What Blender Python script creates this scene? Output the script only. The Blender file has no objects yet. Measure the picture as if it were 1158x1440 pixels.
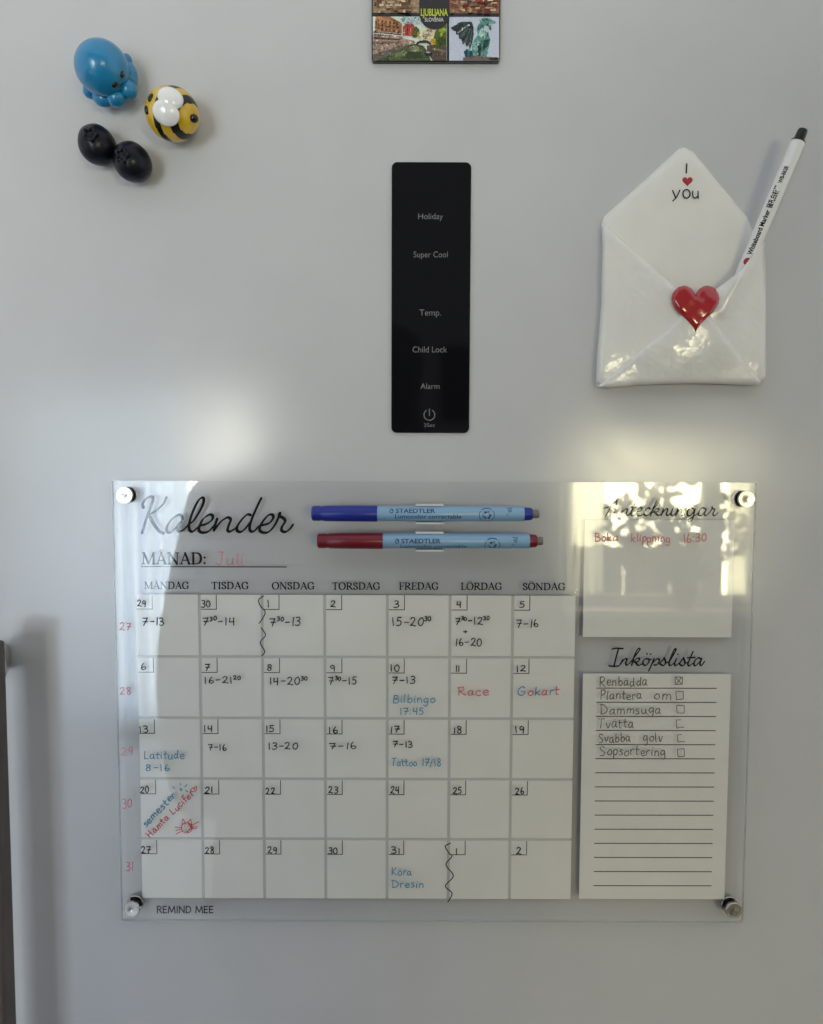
import bpy, bmesh, math, random
import numpy as np
from mathutils import Vector, Matrix
from mathutils.geometry import delaunay_2d_cdt

random.seed(7)
scene = bpy.context.scene
COL = scene.collection
PI = math.pi

# ------------------------------------------------------------------ camera, world, lamps, exposure
F_PX, CX, CY, IW, IH = 1066.0, 579.0, 720.0, 1158.0, 1440.0
CAM = Vector((0.0, -0.478, 0.0))
PITCH, ROLL = math.radians(3.604), math.radians(0.183)
fw = Vector((0, math.cos(PITCH), -math.sin(PITCH)))
rt0 = Vector((1, 0, 0))
up0 = rt0.cross(fw)
rt = rt0 * math.cos(ROLL) + up0 * math.sin(ROLL)
up = up0 * math.cos(ROLL) - rt0 * math.sin(ROLL)
cam_d = bpy.data.cameras.new('camera')
cam = bpy.data.objects.new('camera', cam_d)
COL.objects.link(cam)
M = Matrix.Identity(4)
for i in range(3):
    M[i][0], M[i][1], M[i][2], M[i][3] = rt[i], up[i], -fw[i], CAM[i]
cam.matrix_world = M
cam_d.sensor_fit = 'HORIZONTAL'
cam_d.sensor_width = 36
cam_d.lens = 36 * F_PX / IW
cam_d.dof.use_dof = True
cam_d.dof.focus_distance = 0.47
cam_d.dof.aperture_fstop = cam_d.lens / 3.0      # a phone lens: about 3 mm wide
cam_d.clip_start, cam_d.clip_end = 0.01, 100
scene.camera = cam

world = bpy.data.worlds.new('World')
scene.world = world
world.use_nodes = True
bg = world.node_tree.nodes['Background']
bg.inputs['Color'].default_value = (0.925, 0.965, 1.0, 1)
bg.inputs['Strength'].default_value = 0.43

def area(name, loc, sx, sz, L, col):
    d = bpy.data.lights.new(name, 'AREA')
    d.shape = 'RECTANGLE'
    d.size, d.size_y = sx, sz
    d.energy = L * PI * sx * sz
    d.color = col
    o = bpy.data.objects.new(name, d)
    COL.objects.link(o)
    o.location = loc
    o.rotation_euler = (math.radians(90), 0, 0)      # -Z of the lamp looks to +y
    return o
WALL_Y = -4.0
LW = (-2.35, -0.83, -1.50, 0.46)      # left opening  x0 x1 z0 z1
RW = (0.90, 2.15, -0.84, 0.22)        # right opening
area('daylight_cool', (-1.60, WALL_Y - .75, -.40), 2.0, 2.4, 10.5, (1.0, 0.975, 0.84))
area('daylight_warm', (1.52, WALL_Y - .75, -.22), 1.6, 1.6, 19.0, (1.0, 0.90, 0.55))

vs = scene.view_settings
vs.view_transform = 'Standard'
vs.look = 'None'
vs.exposure, vs.gamma = 0.86, 1.0
vs.use_curve_mapping = False
cy = scene.cycles
cy.use_denoising = True
cy.max_bounces = 8
cy.diffuse_bounces = 3
cy.glossy_bounces = 5
cy.transmission_bounces = 6
cy.transparent_max_bounces = 40
cy.caustics_reflective = False
cy.caustics_refractive = False
cy.sample_clamp_indirect = 4.0
cy.filter_width = 1.5

# ------------------------------------------------------------------ helpers
def P(px, py, h=0.0):
    """photo pixel -> world point on the plane h metres in front of the door"""
    d = rt * ((px - CX) / F_PX) + up * (-(py - CY) / F_PX) + fw
    t = (-h - CAM.y) / d.y
    return CAM + d * t

def S(h=0.0):
    return (0.478 - h) / F_PX

def lin(c):
    c = c / 255.0
    return c / 12.92 if c <= 0.04045 else ((c + 0.055) / 1.055) ** 2.4

def tone(r, g, b, e=0.40):
    return tuple(min(.9, lin(v) / e) for v in (r, g, b))

def link(o):
    COL.objects.link(o)
    return o

def tag(o, label=None, cat=None, group=None, kind=None):
    if label: o['label'] = label
    if cat: o['category'] = cat
    if group: o['group'] = group
    if kind: o['kind'] = kind
    return o

def thing(name, loc, label, cat, group=None):
    o = bpy.data.objects.new(name, None)
    o.empty_display_size = .01
    link(o)
    o.location = loc
    return tag(o, label, cat, group)

class MB:
    def __init__(s):
        s.v, s.f, s.m = [], [], []
    def add(s, verts, faces, mat=0):
        n = len(s.v)
        s.v += [tuple(v) for v in verts]
        s.f += [tuple(i + n for i in f) for f in faces]
        s.m += [mat] * len(faces)
        return n
    def build(s, name, mats, parent=None, smooth=True, angle=40, bevel=None, subsurf=0):
        me = bpy.data.meshes.new(name)
        loc = Vector(parent_world(parent)) if parent else Vector((0, 0, 0))
        me.from_pydata([tuple(Vector(v) - loc) for v in s.v], [], s.f)
        mats = mats if isinstance(mats, (list, tuple)) else [mats]
        for m in mats: me.materials.append(m)
        me.polygons.foreach_set('material_index', s.m)
        if smooth:
            me.polygons.foreach_set('use_smooth', [True] * len(me.polygons))
            try: me.set_sharp_from_angle(angle=math.radians(angle))
            except Exception: pass
        me.update()
        o = bpy.data.objects.new(name, me)
        link(o)
        if parent: o.parent = parent
        if bevel:
            b = o.modifiers.new('bevel', 'BEVEL')
            b.width, b.segments, b.limit_method = bevel, 3, 'ANGLE'
            b.harden_normals = False
        if subsurf:
            b = o.modifiers.new('subsurf', 'SUBSURF')
            b.levels = b.render_levels = subsurf
        return o

def parent_world(p):
    v = Vector((0, 0, 0))
    while p is not None:
        v += p.location
        p = p.parent
    return v

def mesh_box(mb, x0, x1, y0, y1, z0, z1, mat=0):
    v = [(x0, y0, z0), (x1, y0, z0), (x1, y1, z0), (x0, y1, z0), (x0, y0, z1), (x1, y0, z1), (x1, y1, z1), (x0, y1, z1)]
    mb.add(v, [(0, 3, 2, 1), (4, 5, 6, 7), (0, 1, 5, 4), (1, 2, 6, 5), (2, 3, 7, 6), (3, 0, 4, 7)], mat)

def prism(mb, pts, h, t, mat=0, side=None):
    """pts: world points of the front outline (clockwise or not), goes t towards the door"""
    pts = [Vector(p) for p in pts]
    a = sum(pts[i].x * pts[(i + 1) % len(pts)].z - pts[(i + 1) % len(pts)].x * pts[i].z for i in range(len(pts)))
    if a < 0: pts = pts[::-1]
    n = len(pts)
    back = [p + Vector((0, t, 0)) for p in pts]
    mb.add(pts, [tuple(range(n))], mat)
    mb.add(back, [tuple(range(n - 1, -1, -1))], mat if side is None else side)
    mb.add(pts + back, [(i, i + n, (i + 1) % n + n, (i + 1) % n) for i in range(n)], mat if side is None else side)

def rrect(x0, y0, x1, y1, r, n=6):
    out = []
    for cx, cy_, a0 in ((x1 - r, y1 - r, 0), (x0 + r, y1 - r, 90), (x0 + r, y0 + r, 180), (x1 - r, y0 + r, 270)):
        for k in range(n + 1):
            a = math.radians(a0 + 90 * k / n)
            out.append((cx + r * math.cos(a), cy_ + r * math.sin(a)))
    return out

def crom(pts, n=6):
    if len(pts) < 3: return list(pts)
    out = []
    q = [pts[0]] + list(pts) + [pts[-1]]
    for i in range(1, len(q) - 2):
        p0, p1, p2, p3 = (np.array(q[j], float) for j in (i - 1, i, i + 1, i + 2))
        for k in range(n):
            t = k / n
            out.append(tuple(.5 * ((2 * p1) + (-p0 + p2) * t + (2 * p0 - 5 * p1 + 4 * p2 - p3) * t * t + (-p0 + 3 * p1 - 3 * p2 + p3) * t ** 3)))
    out.append(tuple(pts[-1]))
    return out

def ribbon(mb, pts, w, h, mat=0, nib=None, n=6, smooth=True, jit=0.0):
    """stroke in photo pixels laid on plane h; nib=(thin, thick, angle) gives a pen contrast"""
    p = crom(pts, n) if smooth else list(pts)
    q = [p[0]]
    for a in p[1:]:
        if math.hypot(a[0] - q[-1][0], a[1] - q[-1][1]) > 1e-3: q.append(a)
    if len(q) < 2: q = [(q[0][0] - w * .3, q[0][1]), (q[0][0] + w * .3, q[0][1])]
    L, R = [], []
    N = len(q)
    e = w * .35
    d0 = np.array(q[1]) - np.array(q[0]); d0 = d0 / np.linalg.norm(d0)
    d1 = np.array(q[-1]) - np.array(q[-2]); d1 = d1 / np.linalg.norm(d1)
    q = [tuple(np.array(q[0]) - d0 * e)] + q + [tuple(np.array(q[-1]) + d1 * e)]
    N = len(q)
    for i in range(N):
        a, b = q[max(0, i - 1)], q[min(N - 1, i + 1)]
        dx, dy = b[0] - a[0], b[1] - a[1]
        l = math.hypot(dx, dy) or 1
        dx, dy = dx / l, dy / l
        ww = w
        if nib:
            ang = math.atan2(-dy, dx)
            ww = nib[0] + (nib[1] - nib[0]) * abs(math.sin(ang - math.radians(nib[2])))
        if i in (0, N - 1): ww *= .55
        ww *= 1 + jit * random.uniform(-1, 1)
        L.append(P(q[i][0] + dy * ww / 2, q[i][1] - dx * ww / 2, h))
        R.append(P(q[i][0] - dy * ww / 2, q[i][1] + dx * ww / 2, h))
    mb.add(L + R, [(i, i + N, i + 1 + N, i + 1) for i in range(N - 1)], mat)

def line(mb, x0, y0, x1, y1, w, h, mat=0):
    dx, dy = x1 - x0, y1 - y0
    l = math.hypot(dx, dy)
    nx, ny = -dy / l * w / 2, dx / l * w / 2
    mb.add([P(x0 + nx, y0 + ny, h), P(x1 + nx, y1 + ny, h), P(x1 - nx, y1 - ny, h), P(x0 - nx, y0 - ny, h)], [(0, 1, 2, 3)], mat)

def flat(mb, pts, h, mat=0):
    w = [P(x, y, h) for x, y in pts]
    a = sum(w[i].x * w[(i + 1) % len(w)].z - w[(i + 1) % len(w)].x * w[i].z for i in range(len(w)))
    if a < 0: w = w[::-1]
    mb.add(w, [tuple(range(len(w)))], mat)

def ellipsoid(mb, c, ax, rad, nu=32, nv=20, mat=0, matf=None, defo=None):
    """ax: three unit vectors, poles along ax[0]"""
    c = Vector(c)
    vs_, fs = [], []
    for j in range(nv + 1):
        t = -math.cos(PI * j / nv)
        s = math.sin(PI * j / nv)
        for i in range(nu):
            a = 2 * PI * i / nu
            u = Vector((t, s * math.cos(a), s * math.sin(a)))
            if defo: u = defo(u)
            vs_.append(c + ax[0] * (u.x * rad[0]) + ax[1] * (u.y * rad[1]) + ax[2] * (u.z * rad[2]))
    for j in range(nv):
        for i in range(nu):
            fs.append((j * nu + i, j * nu + (i + 1) % nu, (j + 1) * nu + (i + 1) % nu, (j + 1) * nu + i))
    n0 = len(mb.f)
    mb.add(vs_, fs, mat)
    if matf:
        for j in range(nv):
            for i in range(nu):
                t = -math.cos(PI * (j + .5) / nv)
                mb.m[n0 + j * nu + i] = matf(t, 2 * PI * (i + .5) / nu)

XZ = (Vector((1, 0, 0)), Vector((0, 0, 1)), Vector((0, 1, 0)))

def frame_of(a, hint=Vector((0, -1, 0))):
    a = a.normalized()
    n = hint - a * hint.dot(a)
    if n.length < 1e-4: n = Vector((0, 0, 1)) - a * a.z
    n.normalize()
    return a, n, a.cross(n)

def lathe(mb, A, B, prof, nu=32, mat=0, mats=None, close=True):
    """prof: list of (distance along A->B in metres, radius)"""
    A, B = Vector(A), Vector(B)
    a, n, t = frame_of(B - A)
    rings = []
    for d, r in prof:
        rings.append([A + a * d + (n * math.cos(2 * PI * i / nu) + t * math.sin(2 * PI * i / nu)) * r for i in range(nu)])
    vv = [v for r in rings for v in r]
    ff = []
    mm = []
    for j in range(len(rings) - 1):
        for i in range(nu):
            ff.append((j * nu + i, j * nu + (i + 1) % nu, (j + 1) * nu + (i + 1) % nu, (j + 1) * nu + i))
    if close:
        ff.append(tuple(range(nu - 1, -1, -1)))
        k = (len(rings) - 1) * nu
        ff.append(tuple(k + i for i in range(nu)))
    mb.add(vv, ff, mat)

_tc = {}
def text_mesh(body, bold=0.0, space=1.0):
    key = (body, bold, space)
    if key in _tc: return _tc[key]
    cu = bpy.data.curves.new('glyphs', 'FONT')
    cu.body = body
    cu.size = 1
    cu.offset = bold
    cu.space_character = space
    cu.resolution_u = 4
    o = bpy.data.objects.new('glyphs', cu)
    link(o)
    dg = bpy.context.evaluated_depsgraph_get()
    dg.update()
    me = o.evaluated_get(dg).to_mesh()
    v = [(p.co.x, p.co.y) for p in me.vertices]
    f = [tuple(p.vertices) for p in me.polygons]
    o.evaluated_get(dg).to_mesh_clear()
    bpy.data.objects.remove(o)
    bpy.data.curves.remove(cu)
    _tc[key] = (v, f)
    return v, f
CAP = 0.729   # cap height of the built-in typeface at size 1

def type_px(mb, body, x0, x1, ybase, cap, h, bold=0.0, space=1.0, mat=0):
    v, f = text_mesh(body, bold, space)
    a, b = min(p[0] for p in v), max(p[0] for p in v)
    hs = cap / CAPH
    mb.add([P(x0 + (p[0] - a) / (b - a) * (x1 - x0), ybase - p[1] * hs, h) for p in v], f, mat)
v_, _f = text_mesh('H')
CAPH = max(p[1] for p in v_)

def type_cyl(mb, body, A, B, r, u0, u1, vbase, cap, bold=0.0, mat=0, space=1.0):
    """text running along A->B (u in metres) wrapped on a cylinder; v counts from the line facing the camera"""
    v, f = text_mesh(body, bold, space)
    bm = bmesh.new()
    bv = [bm.verts.new((p[0], p[1], 0)) for p in v]
    for q in f:
        try: bm.faces.new([bv[i] for i in q])
        except ValueError: pass
    lo, hi = min(p[1] for p in v), max(p[1] for p in v)
    for k in range(1, 12):
        bmesh.ops.bisect_plane(bm, geom=bm.verts[:] + bm.edges[:] + bm.faces[:], plane_co=(0, lo + (hi - lo) * k / 12, 0), plane_no=(0, 1, 0))
    bm.verts.index_update()
    v = [(p.co.x, p.co.y) for p in bm.verts]
    f = [tuple(p.index for p in q.verts) for q in bm.faces]
    bm.free()
    a0, b0 = min(p[0] for p in v), max(p[0] for p in v)
    a, n, t = frame_of(B - A, hint=(CAM - (A + B) / 2).normalized())
    t = -t if (a.cross(n)).dot(t) > 0 else t
    out = []
    for p in v:
        u = u0 + (p[0] - a0) / (b0 - a0) * (u1 - u0)
        q = (vbase + p[1] * cap / CAPH) / r
        out.append(A + a * u + (n * math.cos(q) + t * math.sin(q)) * r)
    mb.add(out, f, mat)

def stroke_cyl(mb, pts, w, A, B, r, mat=0, closed=False):
    a, n, t = frame_of(B - A, hint=(CAM - (A + B) / 2).normalized())
    t = -t
    N = len(pts)
    L, R = [], []
    for i in range(N):
        p, q = pts[max(0, i - 1)], pts[min(N - 1, i + 1)]
        dx, dy = q[0] - p[0], q[1] - p[1]
        l = math.hypot(dx, dy) or 1
        for sgn, lst in ((1, L), (-1, R)):
            u = pts[i][0] - sgn * dy / l * w / 2
            v = (pts[i][1] + sgn * dx / l * w / 2) / r
            lst.append(A + a * u + (n * math.cos(v) + t * math.sin(v)) * r)
    mb.add(L + R, [(i, i + N, i + 1 + N, i + 1) for i in range(N - 1)], mat)

def poly_dist(pt, poly):
    x, y = pt
    best = 1e9
    n = len(poly)
    for i in range(n):
        ax, ay = poly[i]; bx, by = poly[(i + 1) % n]
        dx, dy = bx - ax, by - ay
        L = dx * dx + dy * dy
        t = 0 if L == 0 else max(0, min(1, ((x - ax) * dx + (y - ay) * dy) / L))
        best = min(best, math.hypot(x - ax - dx * t, y - ay - dy * t))
    return best

def inside(pt, poly):
    x, y = pt
    c = False
    n = len(poly)
    for i in range(n):
        ax, ay = poly[i]; bx, by = poly[(i + 1) % n]
        if (ay > y) != (by > y) and x < (bx - ax) * (y - ay) / (by - ay) + ax: c = not c
    return c

def densify(poly, step):
    out = []
    n = len(poly)
    for i in range(n):
        a, b = poly[i], poly[(i + 1) % n]
        k = max(1, int(round(math.hypot(b[0] - a[0], b[1] - a[1]) / step)))
        out += [(a[0] + (b[0] - a[0]) * j / k, a[1] + (b[1] - a[1]) * j / k) for j in range(k)]
    return out

def puff(mb, poly, hf, hb, step, mat=0):
    """a cushioned slab: outline in photo pixels, hf/hb(px,py,dist_to_edge) front and back heights"""
    b = densify(poly, step)
    pts = list(b)
    xs, ys = [p[0] for p in b], [p[1] for p in b]
    # rings hugging the border give a rounded edge
    y = min(ys)
    row = 0
    while y < max(ys):
        x = min(xs) + (row % 2) * step / 2
        while x < max(xs):
            if inside((x, y), b) and poly_dist((x, y), b) > step * .55: pts.append((x, y))
            x += step
        y += step * .87
        row += 1
    nb = len(b)
    r = delaunay_2d_cdt([Vector(p) for p in pts], [(i, (i + 1) % nb) for i in range(nb)], [], 1, 1e-4)
    V, Fc = r[0], r[2]
    front, back = [], []
    for v in V:
        d = poly_dist((v.x, v.y), b)
        a = hf(v.x, v.y, d)
        w = P(v.x, v.y, a)
        front.append(w)
        back.append(Vector((w.x, -min(hb(v.x, v.y, d), a - .0002), w.z)))
    N = len(front)
    ff = []
    for f in Fc:
        p = [front[i] for i in f]
        nrm = (p[1] - p[0]).cross(p[2] - p[0])
        f = tuple(f) if nrm.y < 0 else tuple(f[::-1])
        ff.append(f)
    cnt = {}
    for f in ff:
        for i in range(len(f)):
            e = (f[i], f[(i + 1) % len(f)])
            cnt[e] = 1
    side = [(e[1], e[0], e[0] + N, e[1] + N) for e in cnt if (e[1], e[0]) not in cnt]
    mb.add(front + back, ff + [tuple(i + N for i in f[::-1]) for f in ff] + side, mat)

# ------------------------------------------------------------------ materials
def mat(name, col, rough=.5, metal=0.0, spec=.5, coat=0.0, coat_r=.1, noise=None, bump=None, aniso=0.0):
    """noise=(scale, amount) varies the colour; bump=(scale, strength, distance) roughens the surface"""
    m = bpy.data.materials.new(name)
    m.use_nodes = True
    nt = m.node_tree
    b = nt.nodes['Principled BSDF']
    b.inputs['Base Color'].default_value = (*col, 1)
    b.inputs['Roughness'].default_value = rough
    b.inputs['Metallic'].default_value = metal
    b.inputs['Specular IOR Level'].default_value = spec
    b.inputs['Coat Weight'].default_value = coat
    b.inputs['Coat Roughness'].default_value = coat_r
    b.inputs['Anisotropic'].default_value = aniso
    tc = nt.nodes.new('ShaderNodeTexCoord')
    if noise:
        n = nt.nodes.new('ShaderNodeTexNoise')
        n.inputs['Scale'].default_value = noise[0]
        n.inputs['Detail'].default_value = 5
        nt.links.new(tc.outputs['Object'], n.inputs['Vector'])
        r = nt.nodes.new('ShaderNodeMapRange')
        r.inputs[1].default_value, r.inputs[2].default_value = .3, .7
        r.inputs[3].default_value, r.inputs[4].default_value = 1 - noise[1], 1 + noise[1]
        nt.links.new(n.outputs['Fac'], r.inputs[0])
        x = nt.nodes.new('ShaderNodeVectorMath')
        x.operation = 'SCALE'
        x.inputs[0].default_value = col
        nt.links.new(r.outputs[0], x.inputs['Scale'])
        nt.links.new(x.outputs[0], b.inputs['Base Color'])
    if bump:
        n = nt.nodes.new('ShaderNodeTexNoise')
        n.inputs['Scale'].default_value = bump[0]
        n.inputs['Detail'].default_value = bump[3] if len(bump) > 3 else 4
        nt.links.new(tc.outputs['Object'], n.inputs['Vector'])
        bp = nt.nodes.new('ShaderNodeBump')
        bp.inputs['Strength'].default_value = bump[1]
        bp.inputs['Distance'].default_value = bump[2]
        nt.links.new(n.outputs['Fac'], bp.inputs['Height'])
        nt.links.new(bp.outputs['Normal'], b.inputs['Normal'])
        if coat: nt.links.new(bp.outputs['Normal'], b.inputs['Coat Normal'])
    return m

def clear(name, tint=(1, 1, 1), f0=.04, body=None):
    """clear sheet: lets light straight through and mirrors by angle; body=(colour, amount) clouds it"""
    m = bpy.data.materials.new(name)
    m.use_nodes = True
    nt = m.node_tree
    nt.nodes.clear()
    out = nt.nodes.new('ShaderNodeOutputMaterial')
    tr = nt.nodes.new('ShaderNodeBsdfTransparent')
    tr.inputs['Color'].default_value = (*tint, 1)
    gl = nt.nodes.new('ShaderNodeBsdfGlossy')
    gl.inputs['Roughness'].default_value = 0.012
    ge = nt.nodes.new('ShaderNodeNewGeometry')
    dt = nt.nodes.new('ShaderNodeVectorMath'); dt.operation = 'DOT_PRODUCT'
    nt.links.new(ge.outputs['Normal'], dt.inputs[0])
    nt.links.new(ge.outputs['Incoming'], dt.inputs[1])
    ab = nt.nodes.new('ShaderNodeMath'); ab.operation = 'ABSOLUTE'
    nt.links.new(dt.outputs['Value'], ab.inputs[0])
    su = nt.nodes.new('ShaderNodeMath'); su.operation = 'SUBTRACT'; su.inputs[0].default_value = 1; su.use_clamp = True
    nt.links.new(ab.outputs[0], su.inputs[1])
    pw = nt.nodes.new('ShaderNodeMath'); pw.operation = 'POWER'; pw.inputs[1].default_value = 5
    nt.links.new(su.outputs[0], pw.inputs[0])
    ma = nt.nodes.new('ShaderNodeMath'); ma.operation = 'MULTIPLY_ADD'
    ma.inputs[1].default_value, ma.inputs[2].default_value = 1 - f0, f0
    nt.links.new(pw.outputs[0], ma.inputs[0])
    mx = nt.nodes.new('ShaderNodeMixShader')
    nt.links.new(ma.outputs[0], mx.inputs[0])
    src = tr.outputs[0]
    if body:
        df = nt.nodes.new('ShaderNodeBsdfDiffuse')
        df.inputs['Color'].default_value = (*body[0], 1)
        m2 = nt.nodes.new('ShaderNodeMixShader')
        m2.inputs[0].default_value = body[1]
        nt.links.new(tr.outputs[0], m2.inputs[1])
        nt.links.new(df.outputs[0], m2.inputs[2])
        src = m2.outputs[0]
    nt.links.new(src, mx.inputs[1])
    nt.links.new(gl.outputs[0], mx.inputs[2])
    nt.links.new(mx.outputs[0], out.inputs['Surface'])
    return m

def sheer(name, col, gap):
    m = bpy.data.materials.new(name)
    m.use_nodes = True
    nt = m.node_tree
    nt.nodes.clear()
    out = nt.nodes.new('ShaderNodeOutputMaterial')
    tr = nt.nodes.new('ShaderNodeBsdfTransparent')
    tl = nt.nodes.new('ShaderNodeBsdfTranslucent')
    tl.inputs['Color'].default_value = (*col, 1)
    tr.inputs['Color'].default_value = (*col, 1)
    mx = nt.nodes.new('ShaderNodeMixShader')
    mx.inputs[0].default_value = 1 - gap
    nt.links.new(tr.outputs[0], mx.inputs[1])
    nt.links.new(tl.outputs[0], mx.inputs[2])
    nt.links.new(mx.outputs[0], out.inputs['Surface'])
    return m

m_door = mat('white enamel', (.565, .562, .572), rough=.14, spec=.36, noise=(22, .018), bump=(700, .03, .0003))
_nt = m_door.node_tree      # wiped patches: the gloss varies a little over the door
_n = _nt.nodes.new('ShaderNodeTexNoise'); _n.inputs['Scale'].default_value = 14; _n.inputs['Detail'].default_value = 6; _n.inputs['Distortion'].default_value = 1.2
_m = _nt.nodes.new('ShaderNodeMapRange'); _m.inputs[1].default_value, _m.inputs[2].default_value, _m.inputs[3].default_value, _m.inputs[4].default_value = .35, .7, .115, .19
_nt.links.new(_nt.nodes['Texture Coordinate'].outputs['Object'], _n.inputs['Vector'])
_nt.links.new(_n.outputs['Fac'], _m.inputs[0]); _nt.links.new(_m.outputs[0], _nt.nodes['Principled BSDF'].inputs['Roughness'])
m_panel = mat('black glass', (.0045, .0045, .0058), rough=.045, spec=.36)
m_legend = mat('grey legend', (.19, .19, .20), rough=.5)
m_handle = mat('dark bronze', (.105, .086, .076), rough=.45, metal=.3, noise=(60, .12))
m_steel = mat('brushed steel', (.50, .48, .46), rough=.22, metal=1, bump=(700, .08, .0002))
m_dark = mat('dark rubber ring', (.02, .02, .022), rough=.45)
m_acryl = clear('clear acrylic', (.995, .997, .997), f0=.036)
m_edge = clear('sawn acrylic edge', (.88, .93, .92), body=((.62, .68, .68), .38))
def white_print(name, col):
    m = mat(name, col, rough=.5, spec=.3, noise=(45, .022))
    nt = m.node_tree
    tl = nt.nodes.new('ShaderNodeBsdfTranslucent')
    tl.inputs['Color'].default_value = (.9, .89, .86, 1)
    mx = nt.nodes.new('ShaderNodeMixShader')
    mx.inputs[0].default_value = .06
    nt.links.new(nt.nodes['Principled BSDF'].outputs[0], mx.inputs[1])
    nt.links.new(tl.outputs[0], mx.inputs[2])
    nt.links.new(mx.outputs[0], nt.nodes['Material Output'].inputs['Surface'])
    return m
m_cell = white_print('white print', (.90, .88, .83))
m_ink = mat('black print', (.006, .006, .007), rough=.5, spec=.08)
m_pen_black = mat('black marker ink', (.022, .020, .018), rough=.5, spec=.15)
m_pen_grey = mat('thin grey ink', (.085, .08, .07), rough=.55)
m_pen_red = mat('red marker ink', (.60, .09, .11), rough=.5)
m_pen_pink = mat('faded red marker ink', (.66, .20, .22), rough=.5)
m_pen_blue = mat('blue marker ink', (.055, .25, .42), rough=.5)

# ------------------------------------------------------------------ large structure: refrigerator
fr = thing('refrigerator', (0, 0, -.4), 'white refrigerator door behind the calendar, with a dark bar handle and black touch panel', 'refrigerator')
mb = MB()
mesh_box(mb, -.315, .335, 0, .055, -1.0, .62)
mb.build('door', m_door, fr, bevel=.006, smooth=True)
# touch panel let into the door
mb = MB()
pan = rrect(551, 227.5, 661.5, 609, 7.5)
def shear(p):      # the panel is a true rectangle on the door
    return p
c00, c10, c11, c01 = P(551, 227.5, .0012), P(663.3, 228, .0012), P(659.6, 609, .0012), P(551, 608.5, .0012)
xa, xb = (c00.x + c01.x) / 2, (c10.x + c11.x) / 2
za, zb = (c01.z + c11.z) / 2, (c00.z + c10.z) / 2
pr = rrect(xa, za, xb, zb, .0034, 8)
prism(mb, [Vector((x, -.0012, z)) for x, z in pr], 0, .0012)
panel = mb.build('touch_panel', m_panel, fr, bevel=.0004)
H = .00128
for t, x0, x1, yb, cap in (('Holiday', 588.6, 623.3, 307.9, 8), ('Super Cool', 582, 630, 361.7, 8.2), ('Temp.', 590.3, 620.6, 443.6, 8.6),
                           ('Child Lock', 580.6, 628.9, 495.4, 8.2), ('Alarm', 591.7, 618.5, 546.8, 7.8), ('3Sec', 596.5, 612, 600.2, 5)):
    mb = MB()
    type_px(mb, t, x0, x1, yb, cap, H, bold=-.004)
    mb.build('legend', m_legend, panel, smooth=False)
mb = MB()
arc = [(604.2 + 7.6 * math.sin(math.radians(a)), 583.4 - 7.6 * math.cos(math.radians(a))) for a in range(32, 330, 8)]
ribbon(mb, arc, 1.1, H, smooth=False)
line(mb, 604.2, 574.4, 604.2, 585, 1.2, H)
mb.build('power_symbol', m_legend, panel, smooth=False)
# handle: flat bar held off the door by a bracket
hx = P(10, 960, .029).x
ztop = P(5, 899, .029).z
mb = MB()
mesh_box(mb, hx - .019, hx, -.043, -.029, -.75, ztop)
hd = mb.build('handle', m_handle, fr, bevel=.0022)
mb = MB()
bz = P(15, 934, .018).z
bx = P(19, 934, .020).x
pr = rrect(bx - .018, bz - .0088, bx, bz + .0088, .005, 6)
n_ = len(pr)
mb.add([Vector((x, -.0288, z)) for x, z in pr] + [Vector((x - .012, -.0002, z)) for x, z in pr],
       [tuple(range(n_)), tuple(range(2 * n_ - 1, n_ - 1, -1))] + [(q_, q_ + n_, (q_ + 1) % n_ + n_, (q_ + 1) % n_) for q_ in range(n_)])
mb.build('bracket', m_steel, hd, bevel=.0008)

# ------------------------------------------------------------------ calendar board
HB, HF = .0050, .0080          # back and front of the clear sheet
a, b, c, d = P(158, 677, HF), P(1066, 678, HF), P(1045, 1299, HF), P(170, 1296, HF)
BX0, BX1, BZ0, BZ1 = (a.x + d.x) / 2, (b.x + c.x) / 2, (c.z + d.z) / 2, (a.z + b.z) / 2
cal = thing('calendar_board', ((BX0 + BX1) / 2, -HF, BZ0), 'clear acrylic month calendar with handwritten white day squares and metal corner studs', 'calendar')
mb = MB()
prism(mb, [Vector((x, -HF, z)) for x, z in ((BX0, BZ0), (BX1, BZ0), (BX1, BZ1), (BX0, BZ1))], 0, HF - HB, 0, 1)
mb.m[1] = 0
mb.build('clear_sheet', [m_acryl, m_edge], cal, smooth=False)

HC = HB - .00012              # printed white sits on the back of the sheet
HL = HB - .00005              # black print
HW = HF + .00006              # marker ink on the front

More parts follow.
